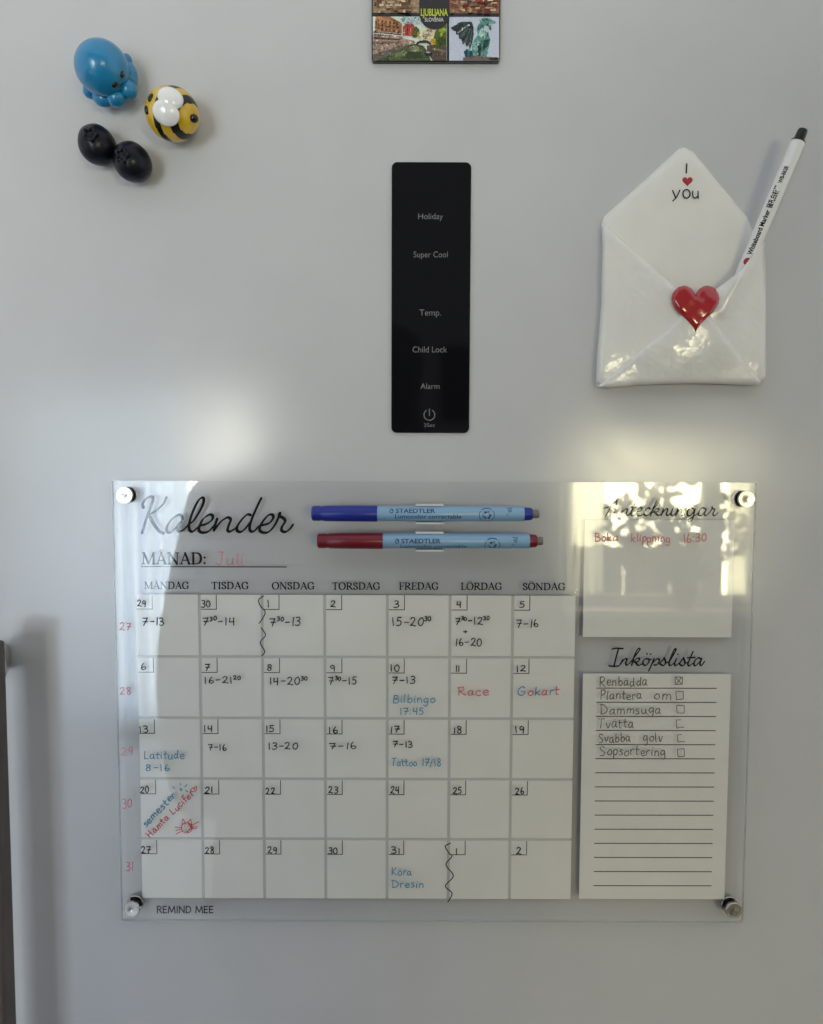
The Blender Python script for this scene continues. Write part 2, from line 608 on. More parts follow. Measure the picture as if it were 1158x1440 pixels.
# handwriting glyphs: strokes in a unit box, cap height 1
G = {
 '0': (.62, [[(.35, .98), (.12, .75), (.08, .35), (.25, .03), (.48, .15), (.56, .55), (.45, .92), (.3, .98)]]),
 '1': (.30, [[(.14, .98), (.15, .5), (.16, .0)]]),
 '2': (.68, [[(.08, .78), (.25, .98), (.48, .88), (.45, .6), (.22, .22), (.08, .06)], [(.08, .06), (.3, .10), (.62, .0)]]),
 '3': (.56, [[(.08, .92), (.3, .98), (.46, .82), (.34, .58), (.2, .52)], [(.2, .52), (.42, .48), (.5, .25), (.32, .02), (.05, .08)]]),
 '4': (.64, [[(.16, .95), (.12, .5), (.15, .42)], [(.15, .42), (.52, .48)], [(.50, .98), (.5, .5), (.49, .0)]]),
 '5': (.58, [[(.16, .95), (.14, .55)], [(.14, .55), (.38, .6), (.5, .35), (.38, .06), (.08, .04)], [(.16, .95), (.5, .96)]]),
 '6': (.58, [[(.26, .98), (.12, .6), (.10, .22), (.26, .02), (.48, .14), (.44, .38), (.22, .40), (.11, .25)]]),
 '7': (.64, [[(.06, .92), (.3, .9), (.55, .95)], [(.55, .95), (.4, .5), (.24, .0)], [(.14, .48), (.6, .5)]]),
 '8': (.58, [[(.45, .86), (.25, .98), (.12, .78), (.3, .55), (.48, .28), (.34, .02), (.12, .12), (.16, .4), (.4, .6), (.47, .82)]]),
 '9': (.56, [[(.46, .84), (.26, .98), (.1, .74), (.2, .5), (.42, .6), (.47, .85)], [(.47, .85), (.46, .4), (.43, .0)]]),
 '-': (.60, [[(.1, .45), (.5, .49)]]),
 '+': (.6, [[(.3, .75), (.3, .2)], [(.06, .48), (.54, .48)]]),
 ':': (.28, [[(.12, .65), (.15, .62)], [(.12, .15), (.15, .12)]]),
 '/': (.45, [[(.42, 1.0), (.05, -.08)]]),
 ' ': (.45, []),
 'A': (.7, [[(.05, 0), (.35, 1), (.65, 0)], [(.15, .4), (.55, .4)]]),
 'B': (.62, [[(.12, .98), (.1, 0)], [(.12, .95), (.45, .88), (.4, .58), (.14, .52)], [(.14, .52), (.55, .42), (.5, .06), (.1, .0)]]),
 'D': (.74, [[(.14, .98), (.12, .0)], [(.02, .98), (.4, .9), (.68, .5), (.5, .12), (.06, .0)]]),
 'G': (.76, [[(.62, .85), (.4, .98), (.1, .65), (.15, .15), (.45, .02), (.64, .3), (.62, .42)], [(.62, .42), (.38, .42)]]),
 'H': (.74, [[(.12, 1), (.1, 0)], [(.6, 1), (.6, 0)], [(.1, .5), (.6, .52)]]),
 'J': (.62, [[(.2, .98), (.55, .98)], [(.45, .98), (.42, .3), (.25, .0), (.03, .18)]]),
 'K': (.64, [[(.12, .98), (.1, 0)], [(.55, .95), (.14, .45)], [(.14, .45), (.6, .0)]]),
 'L': (.6, [[(.14, 1), (.1, .05)], [(.1, .05), (.5, .05)]]),
 'P': (.6, [[(.12, .98), (.12, 0)], [(.06, .95), (.42, .98), (.5, .72), (.38, .5), (.12, .45)]]),
 'R': (.68, [[(.12, .95), (.12, 0)], [(.04, .92), (.42, 1.0), (.52, .75), (.38, .52), (.12, .46)], [(.2, .46), (.42, .2), (.66, .0)]]),
 'S': (.62, [[(.55, .88), (.3, 1.0), (.12, .82), (.28, .58), (.5, .35), (.4, .06), (.06, .02)]]),
 'T': (.62, [[(.02, .95), (.6, .98)], [(.3, .96), (.28, 0)]]),
 'a': (.56, [[(.44, .55), (.22, .58), (.06, .3), (.14, .04), (.34, .12), (.44, .5)], [(.44, .55), (.42, .2), (.54, .02)]]),
 'b': (.52, [[(.1, 1.0), (.08, .05)], [(.08, .35), (.3, .58), (.46, .3), (.3, .02), (.08, .08)]]),
 'c': (.46, [[(.42, .5), (.22, .58), (.06, .3), (.2, .02), (.44, .1)]]),
 'd': (.56, [[(.42, .5), (.2, .56), (.06, .25), (.2, .02), (.42, .3)], [(.46, 1.0), (.43, .2), (.52, .02)]]),
 'e': (.50, [[(.08, .3), (.42, .36), (.38, .56), (.16, .54), (.06, .25), (.2, .02), (.48, .1)]]),
 'f': (.42, [[(.42, .92), (.26, 1.0), (.18, .7), (.16, .0)], [(.02, .5), (.38, .52)]]),
 'g': (.54, [[(.42, .52), (.2, .58), (.06, .32), (.18, .08), (.4, .25)], [(.44, .56), (.43, -.1), (.3, -.38), (.06, -.28)]]),
 'i': (.24, [[(.12, .56), (.1, .15), (.18, .02)], [(.14, .8), (.16, .82)]]),
 'k': (.50, [[(.1, 1.0), (.08, 0)], [(.42, .55), (.1, .26)], [(.12, .28), (.48, .0)]]),
 'l': (.24, [[(.12, 1.0), (.1, .15), (.18, .02)]]),
 'm': (.78, [[(.08, .56), (.08, .02)], [(.08, .4), (.24, .58), (.36, .45), (.36, .05)], [(.36, .42), (.54, .58), (.66, .42), (.68, .02)]]),
 'n': (.52, [[(.08, .56), (.08, .02)], [(.08, .38), (.28, .58), (.42, .42), (.44, .02)]]),
 'o': (.52, [[(.28, .57), (.08, .4), (.1, .1), (.3, .02), (.46, .25), (.38, .54), (.24, .57)]]),
 'p': (.52, [[(.1, .56), (.08, -.4)], [(.08, .4), (.3, .6), (.46, .34), (.32, .04), (.1, .08)]]),
 'r': (.40, [[(.08, .56), (.08, .0)], [(.08, .35), (.22, .55), (.38, .54)]]),
 's': (.42, [[(.38, .52), (.2, .58), (.1, .44), (.3, .28), (.34, .08), (.05, .02)]]),
 't': (.40, [[(.18, .92), (.16, .15), (.32, .02)], [(.0, .58), (.38, .6)]]),
 'u': (.54, [[(.08, .56), (.08, .15), (.22, .02), (.4, .2), (.44, .56)], [(.44, .56), (.44, .15), (.54, .02)]]),
 'v': (.46, [[(.04, .56), (.2, .02), (.42, .58)]]),
}
for base, k in (('a', 'ä'), ('o', 'ö')):
    w_, s_ = G[base]
    G[k] = (w_, s_ + [[(.16, .8), (.17, .78)], [(.36, .82), (.37, .8)]])

def hand(mb, s, x0, x1, yb, cap, w, h=None, ang=0.0, wob=.085, mat=0, mats=None):
    """write s between x0 and x1 (photo pixels along the baseline); ^..^ raises small figures"""
    items, x, supm = [], 0.0, False
    for ch in s:
        if ch == '^':
            supm = not supm
            continue
        gw, st = G[ch]
        k = .52 if supm else 1.0
        items.append((ch, x, k, .56 if supm else 0.0, st))
        x += (gw + .08) * k
    tot = max(x - .08, .1)
    sx = (x1 - x0) / tot
    ca, sa = math.cos(ang), math.sin(ang)
    for i, (ch, gx, k, lift, st) in enumerate(items):
        jx, jy, js = random.uniform(-1, 1) * wob * .5, random.uniform(-1, 1) * wob, 1 + random.uniform(-1, 1) * wob
        sl = random.uniform(-.06, .10)
        for q in st:
            pts = []
            for (u, v) in q:
                vv = v * js * k + lift + jy + random.uniform(-.012, .012)
                uu = gx + (u + jx + random.uniform(-.012, .012)) * k + sl * v * k
                lx, ly = uu * sx, vv * cap
                pts.append((x0 + lx * ca - ly * sa * 1, yb - lx * sa - ly * ca))
            ribbon(mb, pts, w, HW if h is None else h, mat=(mats[i] if mats else mat), n=5, jit=.22)

# ---- the rows of day squares
q = [P(193.5, 836.5, HC), P(809, 837.5, HC), P(803.5, 1264, HC), P(199, 1263.5, HC)]
GX0, GX1 = (q[0].x + q[3].x) / 2, (q[1].x + q[2].x) / 2
GZ1, GZ0 = (q[0].z + q[1].z) / 2, (q[2].z + q[3].z) / 2
cw, chh, gap = (GX1 - GX0) / 7, (GZ1 - GZ0) / 5, .0018
W2P = lambda v: (CX + F_PX * ((v - CAM).dot(rt) / (v - CAM).dot(fw)), CY - F_PX * ((v - CAM).dot(up) / (v - CAM).dot(fw)))
m_gap_shade = mat('grey gap shade', (.60, .60, .57), rough=.5, spec=.2)  # grey sheet added behind the squares, its colour paints the shade in the gaps
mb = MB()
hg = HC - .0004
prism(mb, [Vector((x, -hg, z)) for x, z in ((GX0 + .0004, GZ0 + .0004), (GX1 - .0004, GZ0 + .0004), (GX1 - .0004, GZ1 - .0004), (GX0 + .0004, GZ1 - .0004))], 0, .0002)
mb.build('gap_shade', m_gap_shade, cal, smooth=False)
dates = [29, 30] + list(range(1, 32)) + [1, 2]
BK, RD, BL, GY, PK = 0, 1, 2, 3, 4
INKS = [m_pen_black, m_pen_red, m_pen_blue, m_pen_grey, m_pen_pink]
notes = {
 0: [('7-13', 198.7, 231.8, 879.5, 11, BK)], 1: [('7^30^-14', 284, 331, 879, 11, BK)], 2: [('7^30^-13', 379, 423, 880.5, 12, BK)],
 4: [('15-20^30^', 551.7, 606, 880.5, 12, BK)], 5: [('7^30^-12^30^', 639.7, 688, 878, 10, BK), ('+', 651, 657.5, 892, 7, BK), ('16-20', 640, 678.4, 908.5, 10.5, BK)],
 6: [('7-16', 726.5, 757.8, 882, 11, BK)],
 8: [('16-21^20^', 287, 338, 961, 9.5, BK)], 9: [('14-20^30^', 378.7, 432, 963, 10.5, BK)], 10: [('7^30^-15', 461.6, 502, 963, 10.5, BK)],
 11: [('7-13', 550.7, 584, 961.5, 10, BK), ('Bilbingo', 551.7, 613, 988.5, 11.5, BL), ('17:45', 562, 596.6, 1005, 9.5, BL)],
 12: [('Race', 642.8, 688, 978, 12, RD)],
 14: [('Latitude', 202, 259.5, 1067.5, 11, BL), ('8-16', 204, 239.5, 1084.5, 9.5, BL)], 15: [('7-16', 293, 319, 1055.5, 8.5, BK)],
 16: [('13-20', 377, 419, 1054, 9.5, BK)], 17: [('7-16', 463, 502, 1053.5, 9, BK)],
 18: [('7-13', 551.6, 581, 1051, 8.5, BK), ('Tattoo 17/18', 550.6, 620.5, 1077.5, 10.5, BL)],
 32: [('Köra', 550.6, 579, 1231, 10.5, BL), ('Dresin', 551.6, 596, 1248.5, 10.5, BL)],
}
squig = {1: [[(52, 185), (20, 210), (30, 250), (62, 290), (50, 330), (22, 370)], [(35, 400), (65, 450), (30, 500), (60, 560), (40, 592)]],
         32: [[(440, 718), (412, 735), (430, 770), (447, 790), (415, 835), (455, 895), (412, 950), (448, 990), (425, 1038)]]}
for k in range(35):
    r_, c_ = divmod(k, 7)
    x0, x1 = GX0 + c_ * cw + (gap / 2 if c_ else 0), GX0 + (c_ + 1) * cw - (gap / 2 if c_ < 6 else 0)
    z1, z0 = GZ1 - r_ * chh - (gap / 2 if r_ else 0), GZ1 - (r_ + 1) * chh + (gap / 2 if r_ < 4 else 0)
    mb = MB()
    prism(mb, [Vector((x, -HC, z)) for x, z in ((x0, z0), (x1, z0), (x1, z1), (x0, z1))], 0, .0003)
    cell = mb.build('day_square', m_cell, cal, smooth=False)
    # printed corner box for the date
    mb = MB()
    bw, bh, lw = .0096, .0090, .00048
    mb.add([(x0 + bw, -HL, z1), (x0 + bw, -HL, z1 - bh), (x0 + bw + lw, -HL, z1 - bh), (x0 + bw + lw, -HL, z1)], [(0, 1, 2, 3)])
    mb.add([(x0, -HL, z1 - bh), (x0, -HL, z1 - bh - lw), (x0 + bw + lw, -HL, z1 - bh - lw), (x0 + bw + lw, -HL, z1 - bh)], [(0, 1, 2, 3)])
    mb.build('date_corner', m_ink, cell, smooth=False)
    # the handwritten date and entries
    mb = MB()
    px, py = W2P(Vector((x0, -HW, z1)))
    s = str(dates[k])
    wd = {1: 8, 2: 13.5}[len(s)]
    if s == '1': hand(mb, s, px + 6, px + 11, py + 16, 9.5, 1.6)
    elif s == '11': hand(mb, s, px + 5, px + 12, py + 16, 9.5, 1.6)
    else:
        ox = 2.0 + random.uniform(0, 1.5) + (3 if len(s) == 1 else 0)
        hand(mb, s, px + ox, px + ox + wd, py + 16 + random.uniform(-.8, .8), 9.3, 1.6)
    for (t, a0, a1, yb, cap, ink) in notes.get(k, []):
        hand(mb, t, a0, a1, yb, cap, 1.55 if ink == BK else 1.4, mat=ink, wob=.06)
    if k == 13:
        hand(mb, 'Gokart', 727.6, 787, 978, 12, 1.6, mats=[BL, RD, BL, RD, BL, RD])
    if k == 21:
        hand(mb, 'semester', 205, 205 + 62, 1164, 10, 1.6, ang=math.radians(46), mat=BL)
        hand(mb, 'Hämta Lucifer', 211, 211 + 88, 1179, 9.5, 1.5, ang=math.radians(45), mat=RD)
        for (u0, v0, u1, v1) in ((545, 580, 575, 610), (655, 530, 655, 560), (755, 550, 720, 585), (730, 635, 770, 660), (685, 715, 675, 745)):
            ribbon(mb, [(190 + u0 / 10.29, 1050 + v0 / 10.29), (190 + u1 / 10.29, 1050 + v1 / 10.29)], 1.3, HW, mat=BL, smooth=False)
        ribbon(mb, [(190 + 665 / 10.29 + 1.4 * math.cos(t), 1050 + 622 / 10.29 + 1.5 * math.sin(t)) for t in np.linspace(0, 6.3, 9)], 1.1, HW, mat=BL)
        z = lambda pts: [(190 + u / 10.29, 1050 + v / 10.29) for u, v in pts]
        for st in ([(880, 640), (800, 650), (835, 600), (855, 620)], [(855, 620), (875, 575), (895, 600), (880, 640)]):
            ribbon(mb, z(st), 1.3, HW, mat=RD)
        ring = [(750 + 78 * math.cos(t), 1175 + 75 * math.sin(t)) for t in np.linspace(-.6, 2 * PI - .6, 26)]
        ribbon(mb, z(ring), 1.2, HW, mat=RD)
        ribbon(mb, z([(772 + 45 * math.cos(t), 1165 + 40 * math.sin(t)) for t in np.linspace(-1.2, 1.4, 9)]), 1.6, HW, mat=RD)
        for st in ([(680, 1150), (690, 1045)], [(690, 1045), (730, 1105)], [(765, 1105), (805, 1050)], [(805, 1050), (825, 1145)], [(705, 1120), (790, 1120)],
                   [(580, 1165), (680, 1180)], [(590, 1215), (680, 1195)], [(590, 1270), (690, 1220)], [(810, 1150), (925, 1085)], [(815, 1165), (910, 1165)], [(815, 1185), (890, 1190)],
                   [(715, 1155), (722, 1160)], [(760, 1150), (768, 1155)], [(735, 1190), (745, 1195)], [(720, 1215), (750, 1230), (790, 1210)], [(775, 1130), (820, 1180)], [(790, 1200), (760, 1240)]):
            ribbon(mb, z(st), 1.1, HW, mat=RD)
    for st in squig.get(k, []):
        sc_, ox, oy = (4.825, 360, 800) if k == 1 else (3.86, 520, 1000)
        ribbon(mb, [(ox + u / sc_, oy + v / sc_) for u, v in st], 1.5, HW, mat=BK, n=8)
    mb.build('handwriting', INKS, cell, smooth=False)

# week numbers down the left margin
for t, a0, a1, yb, cap in (('27', 166.9, 184.5, 885.8, 11), ('28', 168, 185, 976.5, 10.5), ('29', 170, 187.5, 1062, 12), ('30', 171.8, 186, 1136.5, 13), ('31', 176, 188, 1225, 13.5)):
    mb = MB()
    hand(mb, t, a0, a1, yb, cap, 1.2, mat=0)
    mb.build('week_number', m_pen_pink if t in ('29',) else m_pen_red, cal, smooth=False)

# ---- heading in script
KZ1 = [[(115, 235), (105, 180), (150, 110), (210, 82), (245, 105), (225, 190), (165, 350), (95, 580)],
       [(428, 88), (382, 180), (290, 265), (195, 325)], [(195, 345), (260, 460), (330, 550), (392, 585)],
       [(642, 390), (630, 342), (580, 332), (500, 390), (440, 480), (435, 550), (480, 570), (540, 520), (630, 410)],
       [(630, 415), (580, 515), (600, 552), (660, 530), (725, 460)],
       [(725, 460), (800, 400), (900, 240), (935, 130), (908, 95), (850, 150), (780, 300), (735, 450), (740, 530), (780, 555), (840, 510), (885, 470)],
       [(885, 470), (960, 455), (1040, 400), (1055, 345), (1012, 325), (930, 380), (880, 470), (870, 540), (920, 570), (1000, 550), (1090, 455)]]
KZ2 = [[(55, 378), (28, 460), (8, 545)], [(20, 530), (100, 425), (190, 365), (237, 390), (215, 460), (195, 530), (225, 555), (290, 520), (332, 478)],
       [(512, 332), (462, 325), (390, 390), (330, 480), (325, 540), (370, 560), (430, 520), (505, 425)],
       [(655, 98), (600, 210), (530, 370), (495, 490), (510, 550), (560, 545), (622, 480)],
       [(660, 470), (760, 440), (815, 370), (800, 325), (740, 340), (660, 440), (630, 530), (680, 570), (760, 555), (840, 460), (895, 345), (910, 298)],
       [(905, 300), (898, 340), (960, 378), (975, 420), (935, 490), (930, 540), (980, 560), (1040, 520), (1085, 458)]]
AN = [[(75, 235), (130, 140), (187, 75)], [(185, 78), (165, 150), (160, 212), (190, 225), (215, 200)], [(62, 160), (110, 150), (168, 168)],
      [(233, 163), (213, 228)], [(222, 202), (260, 165), (275, 175), (262, 212), (280, 226), (302, 203)],
      [(345, 105), (312, 190), (312, 222), (340, 220), (365, 195)], [(300, 150), (365, 147)],
      [(365, 195), (400, 175), (405, 157), (385, 155), (365, 190), (370, 222), (400, 225), (430, 195)],
      [(482, 170), (470, 155), (445, 165), (425, 200), (435, 225), (460, 222), (490, 195)],
      [(490, 195), (545, 120), (567, 82), (552, 76), (512, 150), (482, 230)], [(500, 200), (540, 165), (560, 168), (545, 190), (510, 195)], [(525, 195), (550, 223), (582, 213)],
      [(602, 163), (580, 228)], [(590, 205), (625, 165), (640, 172), (628, 210), (642, 226), (667, 203)],
      [(687, 163), (670, 210), (685, 226), (712, 203)], [(698, 137), (703, 132)],
      [(732, 163), (712, 228)], [(722, 205), (755, 165), (770, 173), (758, 212), (772, 226), (797, 203)],
      [(880, 172), (850, 155), (820, 185), (820, 222), (850, 222), (886, 172)], [(888, 163), (866, 250), (840, 280), (830, 262), (870, 235), (917, 203)],
      [(986, 168), (955, 155), (925, 185), (920, 222), (950, 222), (988, 172)], [(990, 166), (972, 210), (985, 226), (1017, 200)],
      [(1017, 200), (1040, 165), (1042, 143)], [(1042, 150), (1048, 164), (1066, 170), (1050, 210), (1065, 226), (1097, 198)]]
IN = [[(85, 100), (130, 91), (207, 95)], [(157, 95), (130, 190), (108, 282)], [(52, 280), (100, 288), (162, 282)],
      [(203, 212), (172, 272)], [(182, 255), (225, 207), (248, 212), (235, 250), (247, 274), (282, 248)],
      [(282, 248), (350, 160), (387, 106), (370, 95), (335, 160), (298, 277)], [(315, 240), (360, 200), (385, 206), (365, 235), (325, 240)], [(340, 240), (370, 276), (412, 260)],
      [(450, 205), (425, 230), (425, 265), (455, 276), (485, 240), (485, 210), (455, 205)], [(485, 218), (512, 212)], [(462, 153), (472, 151)], [(500, 156), (510, 154)],
      [(542, 203), (515, 270), (483, 338)], [(520, 260), (560, 215), (590, 206), (600, 230), (575, 268), (540, 272)],
      [(600, 260), (640, 215), (655, 190)], [(650, 195), (665, 225), (665, 260), (640, 278), (610, 262)], [(665, 252), (708, 238)],
      [(703, 245), (760, 150), (780, 106), (765, 100), (725, 190), (705, 255), (720, 279), (757, 253)],
      [(787, 203), (765, 255), (778, 279), (817, 250)], [(796, 157), (806, 152)],
      [(817, 260), (850, 210), (865, 190)], [(862, 195), (875, 230), (875, 262), (850, 281), (822, 265)], [(875, 255), (902, 245)],
      [(967, 125), (925, 220), (910, 262), (925, 281), (962, 255)], [(903, 195), (987, 191)],
      [(1050, 205), (1020, 195), (985, 230), (975, 265), (995, 279), (1040, 235), (1062, 200)], [(1062, 200), (1042, 255), (1057, 277), (1092, 232)]]
def script(name, sets, thin, thick):
    mb = MB()
    for strokes, ox, oy, sc_ in sets:
        for st in strokes:
            ribbon(mb, [(ox + u / sc_, oy + v / sc_) for u, v in st], (thin + thick) / 2, HL, nib=(thin, thick, 38), n=8)
    return mb.build(name, m_ink, cal, smooth=False)
script('heading', [(KZ1, 190, 690, 9.65), (KZ2, 300, 690, 9.65)], 2.2, 4.8)
script('notes_heading', [(AN, 840, 690, 6.433)], 1.2, 2.5)
script('list_heading', [(IN, 850, 900, 7.72)], 1.4, 3.0)

# ---- serif capitals
TK, TN = .18, .085
SER = {
 'M': (1.06, [[(.13, 0), (.16, 1), TN], [(.16, 1), (.53, .04), TK], [(.53, .04), (.90, 1), TN], [(.90, 1), (.92, 0), TK], [(.02, .02), (.25, .02), TN], [(.80, .02), (1.04, .02), TN], [(.03, .98), (.2, .98), TN], [(.86, .98), (1.03, .98), TN]]),
 'N': (.94, [[(.15, 0), (.15, 1), TN], [(.15, 1), (.78, 0), TK], [(.78, 0), (.78, 1), TN], [(.03, .02), (.28, .02), TN], [(.02, .98), (.2, .98), TN], [(.66, .98), (.91, .98), TN]]),
 'A': (.86, [[(.12, 0), (.43, 1), TN], [(.42, 1), (.76, 0), TK], [(.24, .34), (.62, .34), TN], [(.01, .02), (.24, .02), TN], [(.63, .02), (.88, .02), TN]]),
 'T': (.76, [[(.38, 0), (.38, 1), TK], [(.04, .98), (.72, .98), TN * 1.1], [(.04, .98), (.03, .76), TN], [(.72, .98), (.73, .76), TN], [(.24, .02), (.52, .02), TN]]),
 'I': (.40, [[(.2, 0), (.2, 1), TK], [(.06, .02), (.34, .02), TN], [(.06, .98), (.34, .98), TN]]),
 'L': (.68, [[(.18, 0), (.18, 1), TK], [(.04, .98), (.34, .98), TN], [(.04, .02), (.62, .02), TN], [(.62, .02), (.65, .27), TN]]),
 'E': (.72, [[(.18, 0), (.18, 1), TK], [(.04, .98), (.62, .98), TN], [(.04, .02), (.66, .02), TN], [(.18, .52), (.5, .52), TN], [(.62, .98), (.63, .77), TN], [(.66, .02), (.68, .25), TN], [(.5, .62), (.5, .4), TN]]),
 'F': (.66, [[(.18, 0), (.18, 1), TK], [(.04, .98), (.6, .98), TN], [(.04, .02), (.36, .02), TN], [(.18, .5), (.48, .5), TN], [(.6, .98), (.61, .76), TN], [(.48, .6), (.48, .4), TN]]),
 'R': (.84, [[(.18, 0), (.18, 1), TK], [(.04, .98), (.2, .98), TN], [(.04, .02), (.34, .02), TN], [(.36, .48), (.74, .03), TK], [(.68, .02), (.86, .02), TN]]),
 'D': (.88, [[(.18, 0), (.18, 1), TK], [(.04, .98), (.2, .98), TN], [(.04, .02), (.2, .02), TN]]),
 'G': (.88, [[(.72, .4), (.72, .08), TK], [(.58, .41), (.84, .41), TN], [(.72, .96), (.73, .7), TN]]),
 'S': (.62, [[(.50, .97), (.51, .73), TN], [(.09, .27), (.09, .03), TN]]),
 'O': (.90, []), ':': (.30, []),
}
NIB = {
 'D': [[(.18, .98), (.45, .97), (.68, .85), (.78, .5), (.68, .15), (.45, .03), (.18, .02)]],
 'R': [[(.18, .98), (.44, .97), (.60, .86), (.61, .66), (.48, .52), (.18, .49)]],
 'O': [[(.45, 1.0), (.2, .9), (.08, .5), (.2, .1), (.45, 0), (.7, .1), (.82, .5), (.7, .9), (.45, 1.0)]],
 'G': [[(.73, .72), (.62, .94), (.45, 1.0), (.2, .9), (.08, .5), (.2, .1), (.45, 0), (.62, .04), (.72, .12)]],
 'S': [[(.50, .74), (.40, .95), (.24, .99), (.10, .85), (.14, .66), (.40, .46), (.53, .26), (.44, .05), (.28, .0), (.14, .08), (.09, .26)]],
}
def serif(mb, s, x0, x1, yb, cap, h):
    lay, x = [], 0
    for ch in s:
        b = {'Å': 'A', 'Ö': 'O'}.get(ch, ch)
        lay.append((ch, b, x))
        x += SER[b][0] + .02
    sx = (x1 - x0) / (x - .02)
    T = lambda gx, u, v: (x0 + (gx + u) * sx, yb - v * cap)
    wk = (sx + cap) / 2
    for ch, b, gx in lay:
        for p, q_, w in SER[b][1]:
            ribbon(mb, [T(gx, *p), T(gx, *q_)], w * wk, h, smooth=False)
        for st in NIB.get(b, []):
            ribbon(mb, [T(gx, *p) for p in st], .1 * wk, h, nib=(TN * wk, TK * 1.1 * wk, 8), n=5)
        if ch == 'Å':
            ribbon(mb, [T(gx, .43 + .1 * math.cos(t), 1.16 + .11 * math.sin(t)) for t in np.linspace(0, 2 * PI, 12)], .055 * wk, h, n=3)
        if ch == 'Ö':
            for u in (.31, .59): ribbon(mb, [T(gx, u - .03, 1.18), T(gx, u + .03, 1.18)], .13 * wk, h, smooth=False)
        if ch == ':':
            for v in (.08, .58): ribbon(mb, [T(gx, .12, v), T(gx, .19, v)], .16 * wk, h, smooth=False)
mb = MB()
serif(mb, 'MÅNAD:', 199.5, 290.5, 793.3, 16, HL)
line(mb, 198.5, 796.8, 403.5, 797.4, 1.35, HL)
mb.build('month_line', m_ink, cal, smooth=False)
mb = MB()
hand(mb, 'Juli', 303, 344, 794, 17.5, 1.5)
mb.build('month_name', m_pen_pink, cal, smooth=False)
for s, x0, x1, yb in (('MÅNDAG', 203, 266, 828), ('TISDAG', 297.3, 350, 828.3), ('ONSDAG', 382.4, 442.7, 828.6), ('TORSDAG', 467.2, 535, 829),
                      ('FREDAG', 561.3, 617.2, 829), ('LÖRDAG', 648.2, 706.5, 829.3), ('SÖNDAG', 735.4, 795.5, 829.6)):
    mb = MB()
    serif(mb, s, x0, x1, yb, 9.6, HL)
    mb.build('weekday', m_ink, cal, smooth=False)
mb = MB()
SANS = {'R': (.62, [[(.08, 0), (.08, 1)], [(.08, .95), (.34, .95), (.5, .85), (.5, .62), (.34, .52), (.08, .52)], [(.3, .5), (.56, 0)]]),
        'E': (.54, [[(.08, 0), (.08, 1)], [(.08, .95), (.48, .95)], [(.08, .52), (.44, .52)], [(.08, .05), (.48, .05)]]),
        'M': (.92, [[(.06, 0), (.16, 1)], [(.16, .97), (.46, .12)], [(.46, .12), (.76, .97)], [(.76, 1), (.86, 0)]]),
        'I': (.22, [[(.11, 0), (.11, 1)]]), 'N': (.74, [[(.09, 0), (.09, 1)], [(.09, .97), (.65, .03)], [(.65, 0), (.65, 1)]]),
        'D': (.70, [[(.09, 0), (.09, 1)], [(.09, .95), (.3, .95), (.5, .86), (.6, .66), (.6, .34), (.5, .14), (.3, .05), (.09, .05)]]), ' ': (.3, [])}
tx = sum(SANS[ch][0] + .06 for ch in 'REMIND MEE')
gx = 0
for ch in 'REMIND MEE':
    for st_ in SANS[ch][1]:
        ribbon(mb, [(220.5 + (gx + u) * 80.5 / tx, 1284.3 - v * 9.8) for u, v in st_], 1.75, HL, smooth=False)
    gx += SANS[ch][0] + .06
mb.build('maker_name', m_ink, cal, smooth=False)

# ---- notes square and shopping list
def rect_part(name, a, b, c, d):
    w = [P(*p, HC) for p in (a, b, c, d)]
    x0, x1 = (w[0].x + w[3].x) / 2, (w[1].x + w[2].x) / 2
    z1, z0 = (w[0].z + w[1].z) / 2, (w[2].z + w[3].z) / 2
    mb = MB()
    prism(mb, [Vector((x, -HC, z)) for x, z in ((x0, z0), (x1, z0), (x1, z1), (x0, z1))], 0, .0003)
    return mb.build(name, m_cell, cal, smooth=False)
nb = rect_part('notes_square', (823, 731), (1034, 731), (1029, 896), (820, 896))
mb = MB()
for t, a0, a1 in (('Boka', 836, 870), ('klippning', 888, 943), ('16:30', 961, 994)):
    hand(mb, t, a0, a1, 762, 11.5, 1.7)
mb.build('handwriting', mat('reflection paled red ink', (.64, .27, .24), rough=.5), nb, smooth=False)  # paler red stands for the window reflection lying over this writing
ls = rect_part('shopping_list', (820, 947), (1028.3, 948.5), (1019.5, 1264.6), (815.2, 1264.6))
mb = MB()
for i in range(15):
    t = i / 14
    y = 967.8 + 277.9 * t
    line(mb, 839.4 - 4.4 * t, y, 1008.5 - 7.5 * t, y + .3, 1.15, HL)
mb.build('ruled_lines', m_ink, ls, smooth=False)
mb = MB()
for t, a0, a1, yb in (('Renbädda', 843, 911, 964.8), ('Plantera', 843.6, 903.8, 983.5), ('om', 919.4, 944.6, 984), ('Dammsuga', 844, 930, 1004), ('Tvätta', 841.5, 892, 1023.8),
                      ('Svabba', 841.7, 887.6, 1044), ('golv', 904.5, 932, 1043), ('Sopsortering', 843, 937, 1062.5)):
    hand(mb, t, a0, a1, yb, 13, 1.3, wob=.08)
